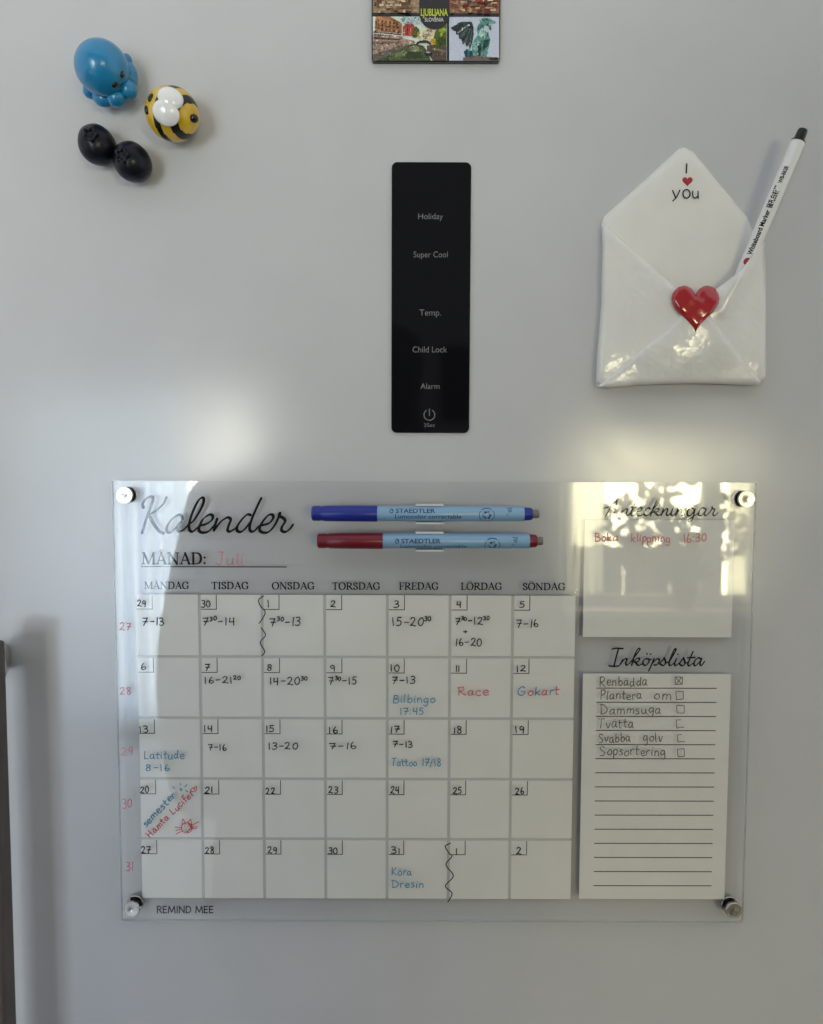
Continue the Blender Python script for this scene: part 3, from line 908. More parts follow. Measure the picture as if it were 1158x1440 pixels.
for i, (x, y) in enumerate(((955, 957.5), (956.5, 978.5), (957.5, 997.5), (957, 1018), (958, 1038.5), (958, 1059))):
    j = lambda: random.uniform(-.6, .6)
    q = [(x - 5 + j(), y - 5.5 + j()), (x - 4.5 + j(), y + 5.5 + j()), (x + 5 + j(), y + 5 + j()), (x + 5 + j(), y - 5.5 + j())]
    segs = [(0, 1), (1, 2), (2, 3), (3, 0)] if i not in (3, 4) else [(0, 1), (1, 2)]
    for s_, e_ in segs: ribbon(mb, [q[s_], q[e_]], 1.1, HW, smooth=False)
    if i in (3, 4): ribbon(mb, [q[0], (x + 1, y - 5.6)], .9, HW, smooth=False)
    if i == 0:
        ribbon(mb, [(x - 4, y - 4), (x + 4, y + 4)], 1.1, HW, smooth=False)
        ribbon(mb, [(x + 3.5, y - 4.5), (x - 3, y + 4.5)], 1.1, HW, smooth=False)
mb.build('handwriting', m_pen_grey, ls, smooth=False)

# ---- corner studs
for (px, py) in ((174.5, 696.5), (1051, 702), (184.5, 1280), (1033, 1281.5)):
    c = P(px, py, .0116)
    mb = MB()
    A, B = Vector((c.x, 0, c.z)), Vector((c.x, -.02, c.z))
    lathe(mb, A, B, [(.0002, .0036), (.0030, .0036), (.0031, .0052), (.0032, .0054), (.0046, .0054), (.0049, .0050)])
    st = mb.build('corner_stud', m_steel, cal, angle=30)
    mb = MB()
    lathe(mb, A, B, [(.0081, .0046), (.0097, .0046)])
    mb.build('washer', m_dark, st, angle=30)
    mb = MB()
    lathe(mb, A, B, [(.0098, .0050), (.0100, .0052), (.0112, .0052), (.0116, .0049), (.0116, .0044), (.01145, .0042), (.01145, .0010), (.0113, .0004)])
    mb.build('cap', m_steel, st, angle=30)

# ---- pen clips on the board
m_clip = mat('clear white clip', (.66, .67, .67), rough=.25, spec=.5)
def clip(px0, px1, pyc, half):
    a0, a1 = P(px0, pyc, .012), P(px1, pyc, .012)
    r = half * S(.014)
    mb = MB()
    y0, y1 = -.0175, -HF - .0001
    mesh_box(mb, a0.x, a1.x, y0, y1, a0.z + r, a0.z + r + .0012)
    mesh_box(mb, a0.x, a1.x, y0, y1, a0.z - r - .0012, a0.z - r)
    mesh_box(mb, a0.x, a1.x, y1 - .0008, y1, a0.z - r + .00002, a0.z + r - .00002)
    return mb.build('pen_clip', m_clip, cal, smooth=False, bevel=.0002)

# ------------------------------------------------------------------ the two correctable markers
m_barrel = mat('pale blue barrel', tone(116, 152, 182, .80), rough=.33, coat=.3)
m_navy = mat('navy print', (.012, .03, .09), rough=.4)
m_eraser = mat('grey felt', (.20, .17, .15), rough=.8)
def marker(name, label, x0, x1, x2, x3, x4, yl, yr, capm, roll, clipx):
    HM = .0155
    A, B = P(x0, yl, HM), P(x4, yr, HM)
    L = (B - A).length
    u = lambda px: (px - x0) / (x4 - x0) * L
    r = 10.6 * S(HM)
    root = thing(name, A, label, 'marker', 'felt markers clipped on the calendar')
    mb = MB()
    rc = 11.3 * S(HM)
    lathe(mb, A, B, [(0, rc * .80), (.0006, rc * .92), (.0045, rc * .95), (.0052, rc * .90), (.0068, rc * .90), (.0076, rc * .97), (.02, rc), (u(x1) - .0004, rc * 1.02), (u(x1), rc * .99)], 40)
    mb.build('cap', capm, root, angle=35)
    mb = MB()
    lathe(mb, A, B, [(u(x1) + .00005, r), (u(x2) - .0003, r), (u(x2), r * .97)], 40)
    bar = mb.build('barrel', m_barrel, root, angle=35)
    mb = MB()
    lathe(mb, A, B, [(u(x2) + .00005, r * .90), (u(x3) - .0008, r * .84), (u(x3), r * .72)], 40)
    mb.build('end_plug', capm, root, angle=35)
    mb = MB()
    lathe(mb, A, B, [(u(x3) + .00005, r * .56), (u(x4) - .0008, r * .56), (u(x4), r * .5)], 24)
    mb.build('eraser_tip', m_eraser, root, angle=35)
    mb = MB()
    rr = r + .00004
    k = S(HM)
    dx = x1 - 531
    U = lambda px: u(px + dx)
    ro = roll * k
    type_cyl(mb, 'STAEDTLER', A, B, rr, U(557), U(612), 1.2 * k + ro, 6.2 * k, bold=.02)
    type_cyl(mb, 'Lumocolor correctable', A, B, rr, U(556), U(648.5), -7.2 * k + ro, 6.2 * k, bold=.008)
    # small helmet mark in front of the name
    stroke_cyl(mb, [(U(551) + 2.3 * k * math.cos(t), 3.2 * k + ro + 2.1 * k * math.sin(t)) for t in np.linspace(0, 2 * PI, 18)], 1.0 * k, A, B, rr)
    stroke_cyl(mb, [(U(551) + 2.6 * k * math.cos(t), 4.4 * k + ro + 2.9 * k * math.sin(t)) for t in np.linspace(-.2, 2.5, 12)], 1.1 * k, A, B, rr)
    # round recycling stamp
    cu, cv = U(684), -2.0 * k + ro
    stroke_cyl(mb, [(cu + 10.5 * k * math.cos(t), cv + 10.5 * k * math.sin(t)) for t in np.linspace(.9, 2.3, 16)], 1.5 * k, A, B, rr)
    stroke_cyl(mb, [(cu + 10.5 * k * math.cos(t), cv + 10.5 * k * math.sin(t)) for t in np.linspace(2.5, 7.0, 40)], .8 * k, A, B, rr)
    for j in range(3):
        a0 = PI / 2 + j * 2 * PI / 3
        pt = lambda ang, rad: (cu + rad * k * math.cos(ang), cv + rad * k * math.sin(ang))
        stroke_cyl(mb, [pt(a0 - .72, 5.6), pt(a0 - .1, 5.0)], 3.1 * k, A, B, rr)
        stroke_cyl(mb, [pt(a0 + .05, 4.9), pt(a0 + .62, 4.6)], 2.6 * k, A, B, rr)
        stroke_cyl(mb, [pt(a0 + .62, 7.0), pt(a0 + .80, 4.6), pt(a0 + .62, 2.6)], .9 * k, A, B, rr)
    # outlined F
    fx, fy = U(711.5), -1.5 * k + ro
    ol = [(0, 0), (0, 11), (7.5, 11), (7.5, 8.8), (2.6, 8.8), (2.6, 6.6), (6.6, 6.6), (6.6, 4.6), (2.6, 4.6), (2.6, 0), (0, 0)]
    ol = [(fx + a_ * k, fy + b_ * k) for a_, b_ in ol]
    for p, q_ in zip(ol[:-1], ol[1:]): stroke_cyl(mb, [p, q_], .85 * k, A, B, rr)
    mb.build('print', m_navy, bar, smooth=False)
    clip(clipx[0], clipx[1], (yl + yr) / 2, 11.2)
    return root
m_capblue = mat('blue plastic cap', (.008, .022, .26), rough=.32)
m_capred = mat('dark red plastic cap', (.16, .006, .018), rough=.32)
marker('marker', 'pale blue barrelled marker with a blue cap, clipped above the red capped one', 439, 531, 736.8, 748.8, 758, 722, 722.8, m_capblue, 0, (585, 623.5))
marker('marker', 'pale blue barrelled marker with a dark red cap, clipped below the blue capped one', 447, 538.8, 744.3, 755.2, 763.5, 760.5, 760.8, m_capred, -4.6, (585, 623.5))

# ------------------------------------------------------------------ clay magnets
m_octo = mat('glazed blue clay', tone(16, 112, 156, .80), rough=.30, coat=.5, coat_r=.12, noise=(220, .06), bump=(160, .25, .0006))
m_black = mat('glossy black', (.008, .008, .009), rough=.16)
m_yellow = mat('glazed yellow clay', (.68, .43, .010), rough=.30, coat=.5, coat_r=.1, noise=(200, .08), bump=(180, .2, .0005))
m_stripe = mat('glazed black clay', (.008, .008, .009), rough=.3, spec=.3, coat=.25)
m_wing = mat('glazed white clay', (.82, .81, .80), rough=.22, coat=.7, coat_r=.06)
m_berry = mat('dark blueberry clay', (.0045, .005, .012), rough=.36, spec=.22, coat=.12, coat_r=.12, noise=(300, .25), bump=(260, .35, .0006))
m_white_dot = mat('white highlight dot', (.85, .85, .85), rough=.3)  # painted highlight on the octopus eyes

def dirv(dx, dy, dh):      # image right, image down, towards the viewer
    return Vector((dx, -dh, -dy)).normalized()

def on_ell(c, ax, rad, px, py):
    """where the sight line of a photo pixel first meets an ellipsoid; gives point and normal"""
    o, d_ = CAM, (P(px, py, 0) - CAM).normalized()
    R = Matrix((ax[0], ax[1], ax[2]))
    oo, dd = R @ (o - c), R @ d_
    oo = Vector([oo[i] / rad[i] for i in range(3)]); dd = Vector([dd[i] / rad[i] for i in range(3)])
    A_, B_, C_ = dd.dot(dd), 2 * oo.dot(dd), oo.dot(oo) - 1
    disc = B_ * B_ - 4 * A_ * C_
    t = (-B_ - math.sqrt(max(0, disc))) / (2 * A_)
    p = o + d_ * t
    l = R @ (p - c)
    n = R.transposed() @ Vector([l[i] / rad[i] ** 2 for i in range(3)])
    return p, n.normalized()

# octopus
HO = .019
c = P(144.3, 96, HO)
s = S(HO)
ax0 = dirv(.62, .78, -.10)
ax1 = frame_of(ax0)[1]; ax2 = ax0.cross(ax1)
root = thing('octopus_magnet', Vector((c.x, 0, c.z)), 'small blue clay octopus magnet with a smiling face and stubby arms', 'fridge magnet')
rad = (36.3 * s, 35.4 * s, 35 * s)
mb = MB()
ellipsoid(mb, c, (ax0, ax1, ax2), rad, 48, 32, defo=lambda u: Vector((u.x, u.y * (1 - .03 * u.x), u.z * (1 - .03 * u.x))))
mb.build('head', m_octo, root, angle=180)
for (px, py, h, rx, ry, ang, dep) in ((144.5, 137.5, .011, 14.5, 11.5, 24, 11), (164.5, 138, .014, 13.0, 11.5, -8, 12), (180.5, 125.5, .014, 11.5, 13.5, -25, 12), (183.5, 105, .011, 9.5, 17, -8, 11), (128.5, 126, .009, 10.5, 12, 30, 11), (176, 88, .007, 9, 12, 25, 10)):
    mb = MB()
    cc = P(px, py, h)
    ca, sa = math.cos(math.radians(ang)), math.sin(math.radians(ang))
    ellipsoid(mb, cc, (Vector((ca, 0, -sa)), Vector((sa, 0, ca)), Vector((0, 1, 0))), (rx * S(h), ry * S(h), dep * S(h)), 28, 18)
    mb.build('arm', m_octo, root, angle=180)
cA = (ax0, ax1, ax2)
for (px, py) in ((172.3, 104.2), (161.6, 118.8)):
    p, n = on_ell(c, cA, rad, px, py)
    mb = MB()
    f_ = frame_of(n, Vector((.3, 0, 1)))
    ellipsoid(mb, p, f_, (.0009, .0019, .0014), 20, 14)
    e = mb.build('eye', m_black, root, angle=180)
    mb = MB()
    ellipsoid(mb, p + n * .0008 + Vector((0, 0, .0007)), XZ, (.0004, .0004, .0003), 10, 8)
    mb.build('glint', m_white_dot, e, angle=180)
mb = MB()
smile = []
for t in np.linspace(0, 1, 7):
    px, py = 167.2 + 5.5 * t, 119.4 - 4.0 * t + 2.0 * math.sin(PI * t)
    p, n = on_ell(c, cA, rad, px, py)
    smile.append((p + n * .00008, n))
W_ = .00028
LL = [p + Vector((.5, 0, -.8)).normalized() * W_ for p, n in smile]; RR = [p - Vector((.5, 0, -.8)).normalized() * W_ for p, n in smile]
mb.add(LL + RR, [(i, i + 7, i + 8, i + 1) for i in range(6)])
mb.build('mouth', m_black, root, smooth=False)

# bee
HBEE = .0165
c = P(242.5, 160, HBEE); s = S(HBEE)
ax0 = dirv(.86, .36, .36)
ax1 = frame_of(ax0)[1]; ax2 = ax0.cross(ax1)
root = thing('bee_magnet', Vector((c.x, 0, c.z)), 'small round yellow and black striped clay bee magnet with white wings', 'fridge magnet')
rad = (37 * s, 35 * s, 35 * s)
cA = (ax0, ax1, ax2)
def stripe(t, a):
    t += .025 * math.sin(2 * a + .6)
    return 1 if (.03 < t < .29) or (.60 < t < .82) else 0
mb = MB()
ellipsoid(mb, c, cA, rad, 72, 80, matf=stripe)
mb.build('body', [m_yellow, m_stripe], root, angle=180)
for (px, py, rx, ry, ang) in ((240, 138.5, 17.5, 14.5, 25), (234, 158.5, 18.5, 15.5, 30)):
    p, n = on_ell(c, cA, rad, px, py)
    mb = MB()
    f_ = frame_of(n, Vector((math.cos(math.radians(ang)), 0, -math.sin(math.radians(ang)))))
    ellipsoid(mb, p + n * .0006, f_, (.0033, rx * s * .98, ry * s), 32, 24)
    mb.build('wing', m_wing, root, angle=180)
p, n = on_ell(c, cA, rad, 272, 166)
mb = MB()
f_ = frame_of(n, ax0)
ellipsoid(mb, p + n * .0006, (n, f_[1], f_[2]), (.0024, .0024, .0027), 20, 14)
mb.build('stinger', m_black, root, angle=180)
for (px, py) in ((206.5, 154.5), (212, 137)):
    mb = MB()
    p, n = on_ell(c, cA, rad, px, py)
    ellipsoid(mb, p, frame_of(n), (.0012, .0018, .0026), 16, 12)
    mb.build('eye', m_black, root, angle=180)

# blueberries
for (px, py, kx, ky, lab) in ((137, 203.5, 126.5, 188.5, 'dark blueberry magnet directly under the blue octopus, the upper left of the touching pair'),
                              (186.3, 227.5, 171.5, 218, 'dark blueberry magnet lowest of the small magnets, touching the other berry')):
    HBE = .0125
    c = P(px, py, HBE); s = S(HBE)
    ax0 = dirv(.52, .80, .1)
    ax1 = frame_of(ax0)[1]; ax2 = ax0.cross(ax1)
    rad = (28 * s, 24.8 * s, 24.5 * s)
    root = thing('blueberry_magnet', Vector((c.x, 0, c.z)), lab, 'fridge magnet', 'blueberry magnets')
    mb = MB()
    ellipsoid(mb, c, (ax0, ax1, ax2), rad, 44, 30, defo=lambda u: u * (1 + .012 * math.sin(5 * u.x + 3 * u.y) + .01 * math.sin(7 * u.z)))
    mb.build('berry', m_berry, root, angle=180)
    p, n = on_ell(c, (ax0, ax1, ax2), rad, kx, ky)
    f_ = frame_of(n, Vector((1, 0, 0)))
    mb = MB()
    NU, NV = 30, 10
    vs_, fs = [], []
    for i in range(NU):
        a = 2 * PI * i / NU
        R0 = .0034 * (1 + .18 * math.cos(5 * a))
        for j in range(NV):
            b = 2 * PI * j / NV
            rr = R0 + .0011 * math.cos(b)
            vs_.append(p + (f_[1] * math.cos(a) + f_[2] * math.sin(a)) * rr + n * (.0011 * math.sin(b) * (1 + .5 * math.cos(5 * a)) - .0001))
    for i in range(NU):
        for j in range(NV):
            fs.append((i * NV + j, ((i + 1) % NU) * NV + j, ((i + 1) % NU) * NV + (j + 1) % NV, i * NV + (j + 1) % NV))
    mb.add(vs_, fs)
    mb.build('crown', m_berry, root, angle=180)

# ------------------------------------------------------------------ clay envelope
m_clay = mat('varnished white clay', (.77, .755, .715), rough=.36, coat=.7, coat_r=.12, bump=(80, .5, .0020, 2.5), noise=(40, .03))
m_claymat = mat('matt white clay', (.77, .755, .71), rough=.55, bump=(70, .4, .0010), noise=(40, .03))
m_heart = mat('glossy red clay', (.40, .005, .010), rough=.20, coat=.9, coat_r=.05, bump=(60, .5, .0022, 1.0))
m_redpaint = mat('red paint', (.42, .008, .014), rough=.4)
env = thing('envelope_holder', P(960, 430, 0), 'white clay envelope with a glossy red heart seal, magnetic pocket holding the white pen', 'pen holder')
BODY = [(963, 207), (975, 213), (1046, 299), (1051, 305), (1062, 330), (1073, 345), (1076, 534), (1070, 541), (1020, 539.5), (966, 538), (905, 540), (850, 545.5), (841, 545), (839.5, 537),
        (844, 470), (847.5, 423), (849, 329), (847, 314), (850, 304), (955, 209)]
SL = .0042
mb = MB()
puff(mb, BODY, lambda x, y, d: SL - .0016 * math.exp(-d / 2.2) + .0003 * math.sin(x * .06 + y * .03), lambda x, y, d: .0002, 9)
mb.build('back_panel', m_claymat, env, angle=70)
PA, PB = (1018, 445), (1130.5, 180)
def seg_d(x, y):
    dx, dy = PB[0] - PA[0], PB[1] - PA[1]
    t = max(0, min(1, ((x - PA[0]) * dx + (y - PA[1]) * dy) / (dx * dx + dy * dy)))
    return math.hypot(x - PA[0] - dx * t, y - PA[1] - dy * t)
def pocket(x, y, d, add=0.0):
    r = math.hypot(x - 975, (y - 440) * 1.0)
    h = .0072 + .0075 * math.exp(-(r / 75) ** 2) + .0015 * math.exp(-((y - 500) / 30) ** 2)
    h += .0100 * math.exp(-(seg_d(x, y) / 17) ** 2) * max(0, min(1, (452 - y) / 60))
    h += .0007 * math.sin(x * .05 + 1) * math.sin(y * .045)
    return h - .0010 * math.exp(-d / 1.8) + add
def back_of(x, y, d, add=0.0):
    # the pocket is closed at the outer rim and open towards the mouth
    rim = min(abs(x - 844), abs(x - 1076), abs(y - 543))
    return max(SL - .002, pocket(x, y, 30, add) - .0026) if rim > 10 else SL - .002
LF = [(848.5, 318), (856, 320), (900, 358), (949, 402), (972, 428), (976, 452), (950, 490), (900, 522), (852, 542), (841, 537), (845, 470), (848.5, 423), (850, 345)]
RF = [(1074, 334), (1077, 345), (1078, 430), (1077.5, 530), (1071, 538), (1050, 532), (1010, 500), (985, 462), (985, 436), (998, 412), (1022, 396), (1044, 379), (1063, 354)]
BF = [(842, 543), (870, 520), (905, 490), (940, 463), (955, 447), (966, 428), (990, 426), (1003, 450), (1030, 484), (1055, 517), (1071, 536), (1068, 541.5), (1020, 539.5), (966, 538.2), (905, 540.5), (860, 545)]
for poly, add in ((LF, 0), (RF, .0006), (BF, .0021)):
    mb = MB()
    puff(mb, poly, lambda x, y, d, add=add: pocket(x, y, d, add), lambda x, y, d, add=add: (back_of(x, y, d, add) if add < .001 else max(SL - .002, pocket(x, y, 30, 0) - .0012)), 5)
    mb.build('flap', m_clay, env, angle=75)
def heart(cx, cy_, w, h, n=40):
    out = []
    for i in range(n):
        t = 2 * PI * i / n
        x = 16 * math.sin(t) ** 3
        y = 13 * math.cos(t) - 5 * math.cos(2 * t) - 2 * math.cos(3 * t) - math.cos(4 * t)
        out.append((cx + x / 32 * w, cy_ - (y + 2.5) / 29 * h))
    return out
mb = MB()
puff(mb, heart(979, 434.5, 66, 67), lambda x, y, d: pocket(x, y, 30, .0021) + .0017 - .0014 * math.exp(-d / 1.4) + .0002 * math.sin(x * .25) * math.sin(y * .22 + 1), lambda x, y, d: pocket(x, y, 30, .0008), 3.0)
mb.build('heart_seal', m_heart, env, angle=75)
mb = MB()
puff(mb, heart(967.4, 255.3, 14.5, 13), lambda x, y, d: SL + .0008 - .0005 * math.exp(-d / 1.5), lambda x, y, d: SL - .001, 2.0)
mb.build('small_heart', m_redpaint, env, angle=75)
mb = MB()
HE = SL + .0005
line(mb, 966.3, 229.5, 965.6, 243.5, 2.0, HE)
ribbon(mb, [(946.3, 267.5), (951.0, 278.5)], 1.8, HE, smooth=False)
ribbon(mb, [(956.6, 267.0), (952.2, 276.5), (946.5, 282.6)], 1.6, HE)
ribbon(mb, [(966 + 5.0 * math.sin(t), 272.3 - 6.0 * math.cos(t)) for t in np.linspace(0, 2 * PI, 18)], 1.8, HE, n=3)
ribbon(mb, [(974.8, 268.5), (975.0, 275.5), (978.0, 278.3), (982.0, 275.5)], 1.7, HE)
ribbon(mb, [(982.2, 268.5), (982.4, 279)], 1.7, HE, smooth=False)
mb.build('lettering', m_ink, env, smooth=False)

# ------------------------------------------------------------------ whiteboard pen in the envelope
m_penwhite = mat('white plastic barrel', (.80, .79, .77), rough=.28, coat=.2)
A, B = P(1018, 448, .0070), P(1130.5, 181, .0205)
L = (B - A).length
root = thing('whiteboard_marker', A, 'slim white whiteboard pen with a black end, standing in the clay envelope', 'marker')
R1 = 9.6 * S(.018)
kpx = L / math.hypot(1130.5 - 1018, 181 - 448)
u_end = L - 19 * kpx
mb = MB()
lathe(mb, A, B, [(L * .12, R1 * .7), (L * .12 + .004, R1 * .92), (L * .3, R1 * .97), (u_end - .0006, R1), (u_end, R1 * .95)], 36)
bar = mb.build('barrel', m_penwhite, root, angle=35)
mb = MB()
lathe(mb, A, B, [(u_end + .00003, R1 * 1.0), (u_end + .0007, R1 * .98), (u_end + .0010, R1 * .74), (L - .0015, R1 * .70), (L - .0004, R1 * .62), (L, R1 * .45)], 36)
mb.build('end_button', m_stripe, root, angle=35)
mb = MB()
U = lambda px, py: ((px - 1018) * (1130.5 - 1018) + (py - 448) * (181 - 448)) / math.hypot(112.5, 267) * kpx
rr = R1 + .00004
vb = .0006 - 3.3 * kpx
type_cyl(mb, 'Whiteboard Marker', A, B, rr, U(1053.5, 357), U(1083.5, 296), vb, 7.0 * kpx, bold=.026)
type_cyl(mb, '微孔白板筆', A, B, rr, U(1082, 292), U(1098, 262), vb, 6.8 * kpx, bold=.03)
type_cyl(mb, 'WB-8628', A, B, rr, U(1097.5, 258), U(1108.5, 236), vb + .4 * kpx, 5.8 * kpx, bold=.026)
mb.build('print', m_ink, bar, smooth=False)
mb = MB()
a_, n_, t_ = frame_of(B - A, hint=(CAM - (A + B) / 2).normalized()); t_ = -t_
ring = lambda q: [(U(1048.5, 366) + q * 5.5 * kpx * math.cos(t), .6 * kpx + q * 5.5 * kpx * math.sin(t)) for t in np.linspace(0, 2 * PI, 24, endpoint=False)]
pts = [p for q in (1, .75, .5, .25, .02) for p in ring(q)]
mb.add([A + a_ * p[0] + (n_ * math.cos(p[1] / rr) + t_ * math.sin(p[1] / rr)) * (rr + .00002) for p in pts],
       [(i * 24 + k, i * 24 + (k + 1) % 24, i * 24 + 24 + (k + 1) % 24, i * 24 + 24 + k) for i in range(4) for k in range(24)])
mb.build('red_emblem', m_redpaint, bar, smooth=False)

# ------------------------------------------------------------------ souvenir tin magnet
tin = thing('souvenir_magnet', P(613, 40, 0), 'black framed picture magnet of Ljubljana with a river view and a green dragon', 'fridge magnet')
m_tin = mat('black tin', (.012, .010, .010), rough=.25, coat=.4)
HT = .0030
w = [P(523, 86.2, HT), P(703, 86.2, HT)]
mb = MB()
pr = rrect(w[0].x, w[0].z, w[1].x, w[0].z + .0535, .0016, 6)
prism(mb, [Vector((x, -HT, z)) for x, z in pr], 0, HT - .0002)
mb.build('plate', m_tin, tin, bevel=.0008)
PM = {}
def pm(r, g, b):   # a printed picture colour
    k = (r, g, b)
    if k not in PM: PM[k] = mat('photo print %d' % len(PM), tone(r, g, b, .62), rough=.28, noise=(1500, .10 if r + g + b > 420 else .35), spec=.4)
    return PM[k]
def photo(name, polys, grain=0):
    mb = MB()
    mats, idx = [], {}
    for i, (col, pts) in enumerate(polys):
        if col not in idx:
            idx[col] = len(mats)
            mats.append(pm(*col))
        flat(mb, [(510 + x / 5.514, y / 5.514) for x, y in pts], HT + .00004 + .000012 * i, idx[col])
    rnd = random.Random(5)
    bx = polys[0][1]
    xa_, xb_, ya_, yb_ = bx[0][0], bx[2][0], max(bx[0][1], -20), bx[2][1]
    for k in range(grain):
        x, y = rnd.uniform(xa_ + 8, xb_ - 8), rnd.uniform(ya_ + 6, yb_ - 6)
        top = 0
        for i, (col, pts) in enumerate(polys):
            if inside((x, y), pts): top = i
        if top == 0: continue
        f_ = rnd.choice((.45, .65, .8, 1.25, 1.5))
        col = tuple(int(min(235, v * f_)) for v in polys[top][0])
        if col not in idx:
            idx[col] = len(mats)
            mats.append(pm(*col))
        w_, h_ = rnd.uniform(2.5, 9), rnd.uniform(2, 6)
        if rnd.random() < .3: w_, h_ = h_ * .7, w_ * 1.3
        flat(mb, [(510 + (x + a_) / 5.514, (y + b_) / 5.514) for a_, b_ in ((-w_, -h_ + rnd.uniform(-1, 1)), (w_, -h_), (w_ * .8, h_), (-w_, h_ * .8))], HT + .00052 + .0000003 * k, idx[col])
    return mb.build(name, mats, tin, smooth=False)
def rc(x0, y0, x1, y1): return [(x0, y0), (x1, y0), (x1, y1), (x0, y1)]
river = [((176, 184, 172), rc(80, 126, 655, 468)),
         ((150, 165, 165), [(280, 126), (460, 126), (470, 190), (330, 195)]),
         ((130, 90, 62), [(100, 126), (215, 126), (305, 178), (305, 258), (98, 240)]),
         ((156, 112, 76), [(100, 126), (150, 126), (305, 190), (305, 204), (100, 160)])]
for r_ in range(3):
    for k in range(6):
        x = 118 + k * 30
        y = 150 + r_ * 30 + k * 5
        river.append(((66, 40, 30), rc(x, y, x + 12, y + 16)))
river += [((48, 34, 30), [(84, 242), (302, 262), (302, 280), (84, 268)]),
          ((190, 175, 160), [(84, 250), (302, 272), (302, 278), (84, 262)]),
          ((138, 116, 104), [(80, 268), (302, 280), (330, 300), (400, 312), (405, 340), (310, 345), (80, 420)]),
          ((60, 48, 42), [(90, 285), (290, 300), (290, 310), (90, 300)]),
          ((96, 78, 68), [(80, 320), (300, 318), (300, 328), (80, 345)]),
          ((138, 52, 46), [(312, 205), (345, 180), (400, 190), (402, 275), (312, 275)]),
          ((170, 110, 90), rc(318, 225, 330, 270)), ((100, 36, 34), rc(345, 200, 352, 270)), ((170, 110, 90), rc(370, 215, 378, 268)),
          ((70, 74, 34), [(390, 225), (412, 200), (440, 225), (444, 285), (395, 290)]),
          ((120, 118, 60), [(425, 250), (445, 240), (450, 290), (425, 292)]),
          ((176, 164, 134), [(445, 245), (500, 225), (570, 235), (572, 320), (445, 310)]),
          ((140, 124, 100), rc(470, 262, 482, 290)), ((140, 124, 100), rc(505, 258, 517, 290)), ((128, 80, 54), [(500, 226), (535, 228), (545, 242), (495, 242)]),
          ((66, 80, 28), [(565, 240), (600, 205), (652, 185), (652, 365), (540, 345)]),
          ((110, 126, 44), [(590, 225), (630, 205), (648, 240), (610, 280)]), ((48, 60, 22), [(580, 290), (640, 280), (650, 350), (590, 350)]),
          ((170, 140, 34), [(530, 305), (566, 298), (566, 350), (536, 345)]),
          ((66, 74, 50), [(330, 358), (405, 340), (470, 350), (505, 400), (530, 468), (100, 468), (165, 436)]),
          ((104, 108, 78), [(360, 362), (410, 348), (440, 362), (440, 400), (380, 395)]),
          ((92, 98, 66), [(240, 415), (330, 385), (330, 425), (250, 450)]),
          ((46, 52, 34), [(350, 400), (450, 400), (470, 450), (330, 450)]),
          ((92, 82, 72), [(80, 420), (310, 345), (405, 338), (330, 360), (165, 438), (90, 468), (80, 468)]),
          ((40, 40, 36), [(405, 345), (440, 314), (490, 308), (532, 332), (532, 348), (495, 328), (445, 332), (412, 350)]),
          ((70, 60, 52), [(500, 350), (560, 345), (652, 362), (652, 468), (545, 468), (500, 395)]),
          ((100, 88, 74), [(540, 370), (640, 385), (640, 400), (545, 385)]),
          ((24, 26, 28), [(478, 405), (508, 392), (540, 405), (538, 430), (490, 432)]),
          ((150, 150, 145), [(488, 404), (510, 396), (530, 405), (510, 412)])]
photo('river_picture', river, 620)
drag = [((160, 166, 180), rc(673, 129, 1060, 468)), ((184, 188, 194), [(673, 330), (860, 300), (1060, 330), (1060, 468), (673, 468)]),
        ((40, 50, 50), [(685, 215), (720, 195), (762, 168), (842, 165), (858, 192), (864, 262), (852, 330), (834, 384), (822, 345), (808, 362), (796, 328), (776, 338), (768, 300), (750, 300), (748, 268), (726, 266), (724, 242), (704, 236)]),
        ((66, 80, 78), [(760, 270), (822, 200), (828, 206), (776, 300)]), ((66, 80, 78), [(790, 320), (838, 210), (844, 214), (806, 345)]), ((66, 80, 78), [(820, 340), (850, 220), (856, 224), (832, 372)]),
        ((120, 128, 126), [(735, 250), (822, 184), (830, 192), (742, 258)]),
        ((80, 122, 116), [(903, 148), (922, 152), (945, 134), (985, 138), (1010, 156), (1034, 166), (1030, 182), (1000, 182), (998, 220), (984, 228), (972, 196), (946, 196), (940, 228), (972, 250), (992, 300), (985, 345), (972, 400), (962, 440), (890, 440), (852, 405), (850, 352), (866, 308), (896, 268), (886, 230), (898, 190), (914, 168)]),
        ((140, 168, 156), [(918, 215), (936, 205), (940, 235), (965, 255), (950, 290), (915, 290), (900, 270)]),
        ((28, 56, 54), [(960, 180), (1005, 180), (985, 200), (968, 195)]), ((170, 176, 180), [(975, 186), (1000, 184), (990, 198)]),
        ((30, 62, 58), [(940, 310), (985, 300), (978, 350), (930, 400)]), ((28, 48, 46), [(895, 350), (925, 340), (915, 430), (895, 430)]),
        ((112, 150, 138), [(860, 330), (905, 310), (890, 380), (862, 390)]),
        ((26, 58, 66), [(786, 400), (812, 378), (850, 395), (862, 430), (800, 446)]), ((60, 110, 112), [(815, 388), (830, 388), (830, 430), (815, 430)]),
        ((96, 84, 78), [(780, 446), (862, 428), (930, 436), (1000, 440), (1058, 446), (1058, 466), (780, 466)]),
        ((40, 34, 32), [(985, 448), (1040, 440), (1056, 452), (1050, 464), (985, 464)])]
photo('dragon_picture', [drag[0]] + drag[2:], 420)
